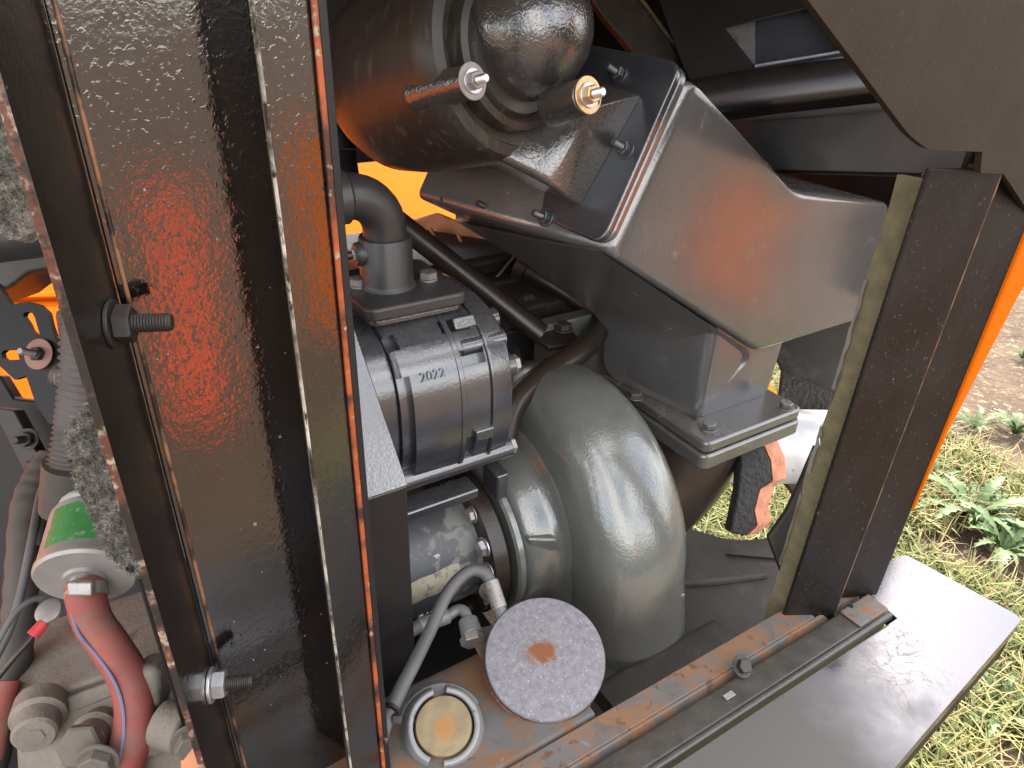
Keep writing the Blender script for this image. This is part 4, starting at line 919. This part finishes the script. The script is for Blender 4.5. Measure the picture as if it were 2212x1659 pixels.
MB().lathe(hpts[0] + dh * .004, dh, [(0, .0172), (.0005, .0180), (.0115, .0180), (.012, .0172)], 28).build('hose_clamp', 'dull_steel', t, ang=30)
MB().box(at(176, 1270, .632), RGT * .011, UP * .0065, FWD * .004).build('clamp_screw', 'dull_steel', t, bevel=.002)

t = thing('injection_pump', 'dusty brown cast injection pump with bolted cover, bottom left corner', 'pump', at(200, 1560, .7))
pt = [at(70, 1350, .775), at(345, 1262, .765), at(362, 1415, .675), at(20, 1530, .665)]
pn = (pt[1] - pt[0]).cross(pt[3] - pt[0]).normalized()
if pn.z < 0: pn = -pn
MB().prism(rounded(pt, [.01, .006, .012, .012], 4), -pn * .013).build('cover', 'dusty_casting', t, bevel=.003)
lw = [pt[0] + (pt[3] - pt[0]) * .05, pt[1] + (pt[2] - pt[1]) * .05 , pt[2] - pn * .012 - (pt[2] - pt[1]).normalized() * -.006, pt[3] - pn * .012 + (pt[3] - pt[0]).normalized() * .006]
lw = [p - pn * .0135 for p in lw]
MB().prism(lw, -pn * .12).build('body', 'dusty_casting', t, bevel=.005)
pf_ = (pt[3] - pt[0]).normalized()
fr_ = [at(30, 1552, .660), at(392, 1424, .668), at(440, 1500, .655), at(440, 1760, .63), at(40, 1760, .63)]
MB().prism(rounded(fr_, [.012, .012, .012, .01, .01], 4), FWD * .10 - UP * .02).build('front_housing', 'dusty_casting', t, bevel=.006, seg=3)
MB().prism(rounded([at(40, 1545, .658), at(385, 1420, .666), at(405, 1440, .664), at(60, 1580, .655)], .003, 2), FWD * .02).build('rim', 'dusty_casting', t, bevel=.002)
for (x, y, d, r_, hexa) in ((74, 1590, .625, .0185, 0), (330, 1600, .632, .018, 0)):
    o_ = at(x, y, d); MB().lathe(o_ - pf_ * .022, pf_, [(-.02, r_ * 1.2), (.0, r_ * 1.25), (.003, r_ * 1.02), (.020, r_ * .98), (.023, r_ * .86)], 28).build('plug', 'dusty_casting', t, ang=30)
    MB().lathe(o_ + pf_ * .0012, pf_, [(-.002, r_ * .5), (.001, r_ * .46)], 6).build('plug_recess', 'dusty_casting', t, ang=30)
o_ = at(182, 1606, .615); dq_ = (pn * .55 + pf_ * .85).normalized()
MB().lathe(o_ - dq_ * .03, dq_, [(-.02, .021), (.010, .021), (.013, .0165), (.030, .0165)], 28).build('union', 'dusty_casting', t, ang=30)
bolt(t, o_, dq_, .0185, 'dusty_casting', 'head', 0)
bolt(t, at(215, 1640, .60), (pf_ - RGT * .3), .014, 'dusty_casting', 'head', 1.2)
bolt(t, at(412, 1598, .60), pf_, .013, 'dusty_casting', 'head', 1.25)
MB().box(at(330, 1470, .655), RGT * .014, UP * .020, FWD * .02).build('lug', 'dusty_casting', t, bevel=.008, seg=4)
MB().cyl(at(345, 1560, .63), at(405, 1580, .625), .020, 22).build('union', 'dusty_casting', t, bevel=.003)
MB().box(at(440, 1650, .61), RGT * .012, UP * .03, FWD * .02).build('lug', 'orange_dusty', t, bevel=.004)
MB().lathe(at(108, 1322, .71), (UP * .6 - FWD * .8), [(0, .012), (.004, .0125), (.006, .009)], 24).build('ring_terminal', 'filter_metal', t, ang=30)

t = thing('cable_loom', 'black taped cable loom running down the left picture edge', 'cable', at(40, 1300, .72))
MB().tube([at(110, 990, .80), at(80, 1040, .78), at(58, 1100, .76), at(48, 1230, .73), at(40, 1340, .72), at(28, 1450, .71), at(4, 1560, .70), at(-30, 1680, .69)], lambda s: .0155 + .0006 * math.sin(s * 95), 16, 9).build('sleeve', 'loom', t)
MB().tube([at(118, 1020, .77), at(90, 1060, .75), at(70, 1160, .71), at(45, 1280, .69), at(20, 1360, .68), at(-20, 1440, .67)], .0040, 10, 6).build('wire', 'hose_rubber', t)
MB().tube([at(92, 1290, .70), at(60, 1300, .69), at(25, 1335, .68), at(-20, 1420, .67)], .0032, 10, 6).build('wire', 'hose_rubber', t)
MB().tube([at(-10, 1470, .665), at(30, 1420, .67), at(70, 1375, .68), at(82, 1358, .685)], .0030, 10, 6).build('wire', 'oily_black', t)
MB().cyl(at(70, 1374, .68), at(96, 1344, .688), .0062, 14, .0052).build('connector', 'red_plastic', t, label='red crimp connector on the wire', bevel=.0008)
MB().tube([at(14, 1470, .68), at(-4, 1540, .67), at(-24, 1640, .66)], .012, 14, 5).build('red_lead', 'red_hose', t)
t = thing('thin_cable', 'thin grey cable beside the ribbed sleeve, curling past the fuel filter', 'cable', at(110, 1080, .8))
MB().tube([at(150, 1000, .80), at(110, 1050, .79), at(92, 1100, .77), at(80, 1180, .74)], .006, 12, 6).build('cable', 'hose_rubber', t)

# ------------------------------------------------------------------ sheets added out of view to put orange and red into the reflections
t = thing('orange_reflector', 'orange sheet added out of view right of the machine, to reflect in the duct', 'panel', (2.3, .57, 0))
pn_ = V((-.72, -.05, .69)).normalized(); pv = V((0, 1, 0)); pw = pv.cross(pn_)
MB().box(V((2.2, .58, .62)), pv * .16, pw * .42, pn_ * .006).build('sheet', 'orange_paint', t, bevel=.003)
MB().cyl(V((2.35, .50, 0)), V((2.25, .50, .62)), .02, 12).build('leg', 'dark_metal', t)
MB().cyl(V((2.35, .66, 0)), V((2.25, .66, .62)), .02, 12).build('leg', 'dark_metal', t)
t = thing('red_reflector', 'red sheet added out of view behind the camera, to reflect in the pillar', 'panel', (1.3, -1.0, 0))
pn_ = V((-.55, .52, .65)).normalized(); pv = V((.6, .8, 0)).normalized(); pv = (pv - pn_ * pv.dot(pn_)).normalized(); pw = pv.cross(pn_)
MB().box(V((1.19, -.90, .56)), pv * .05, pw * .38, pn_ * .006).build('sheet', 'reflector_red', t, bevel=.003)
MB().cyl(V((1.42, -1.08, 0)), V((1.21, -.92, .56)), .02, 12).build('leg', 'dark_metal', t)
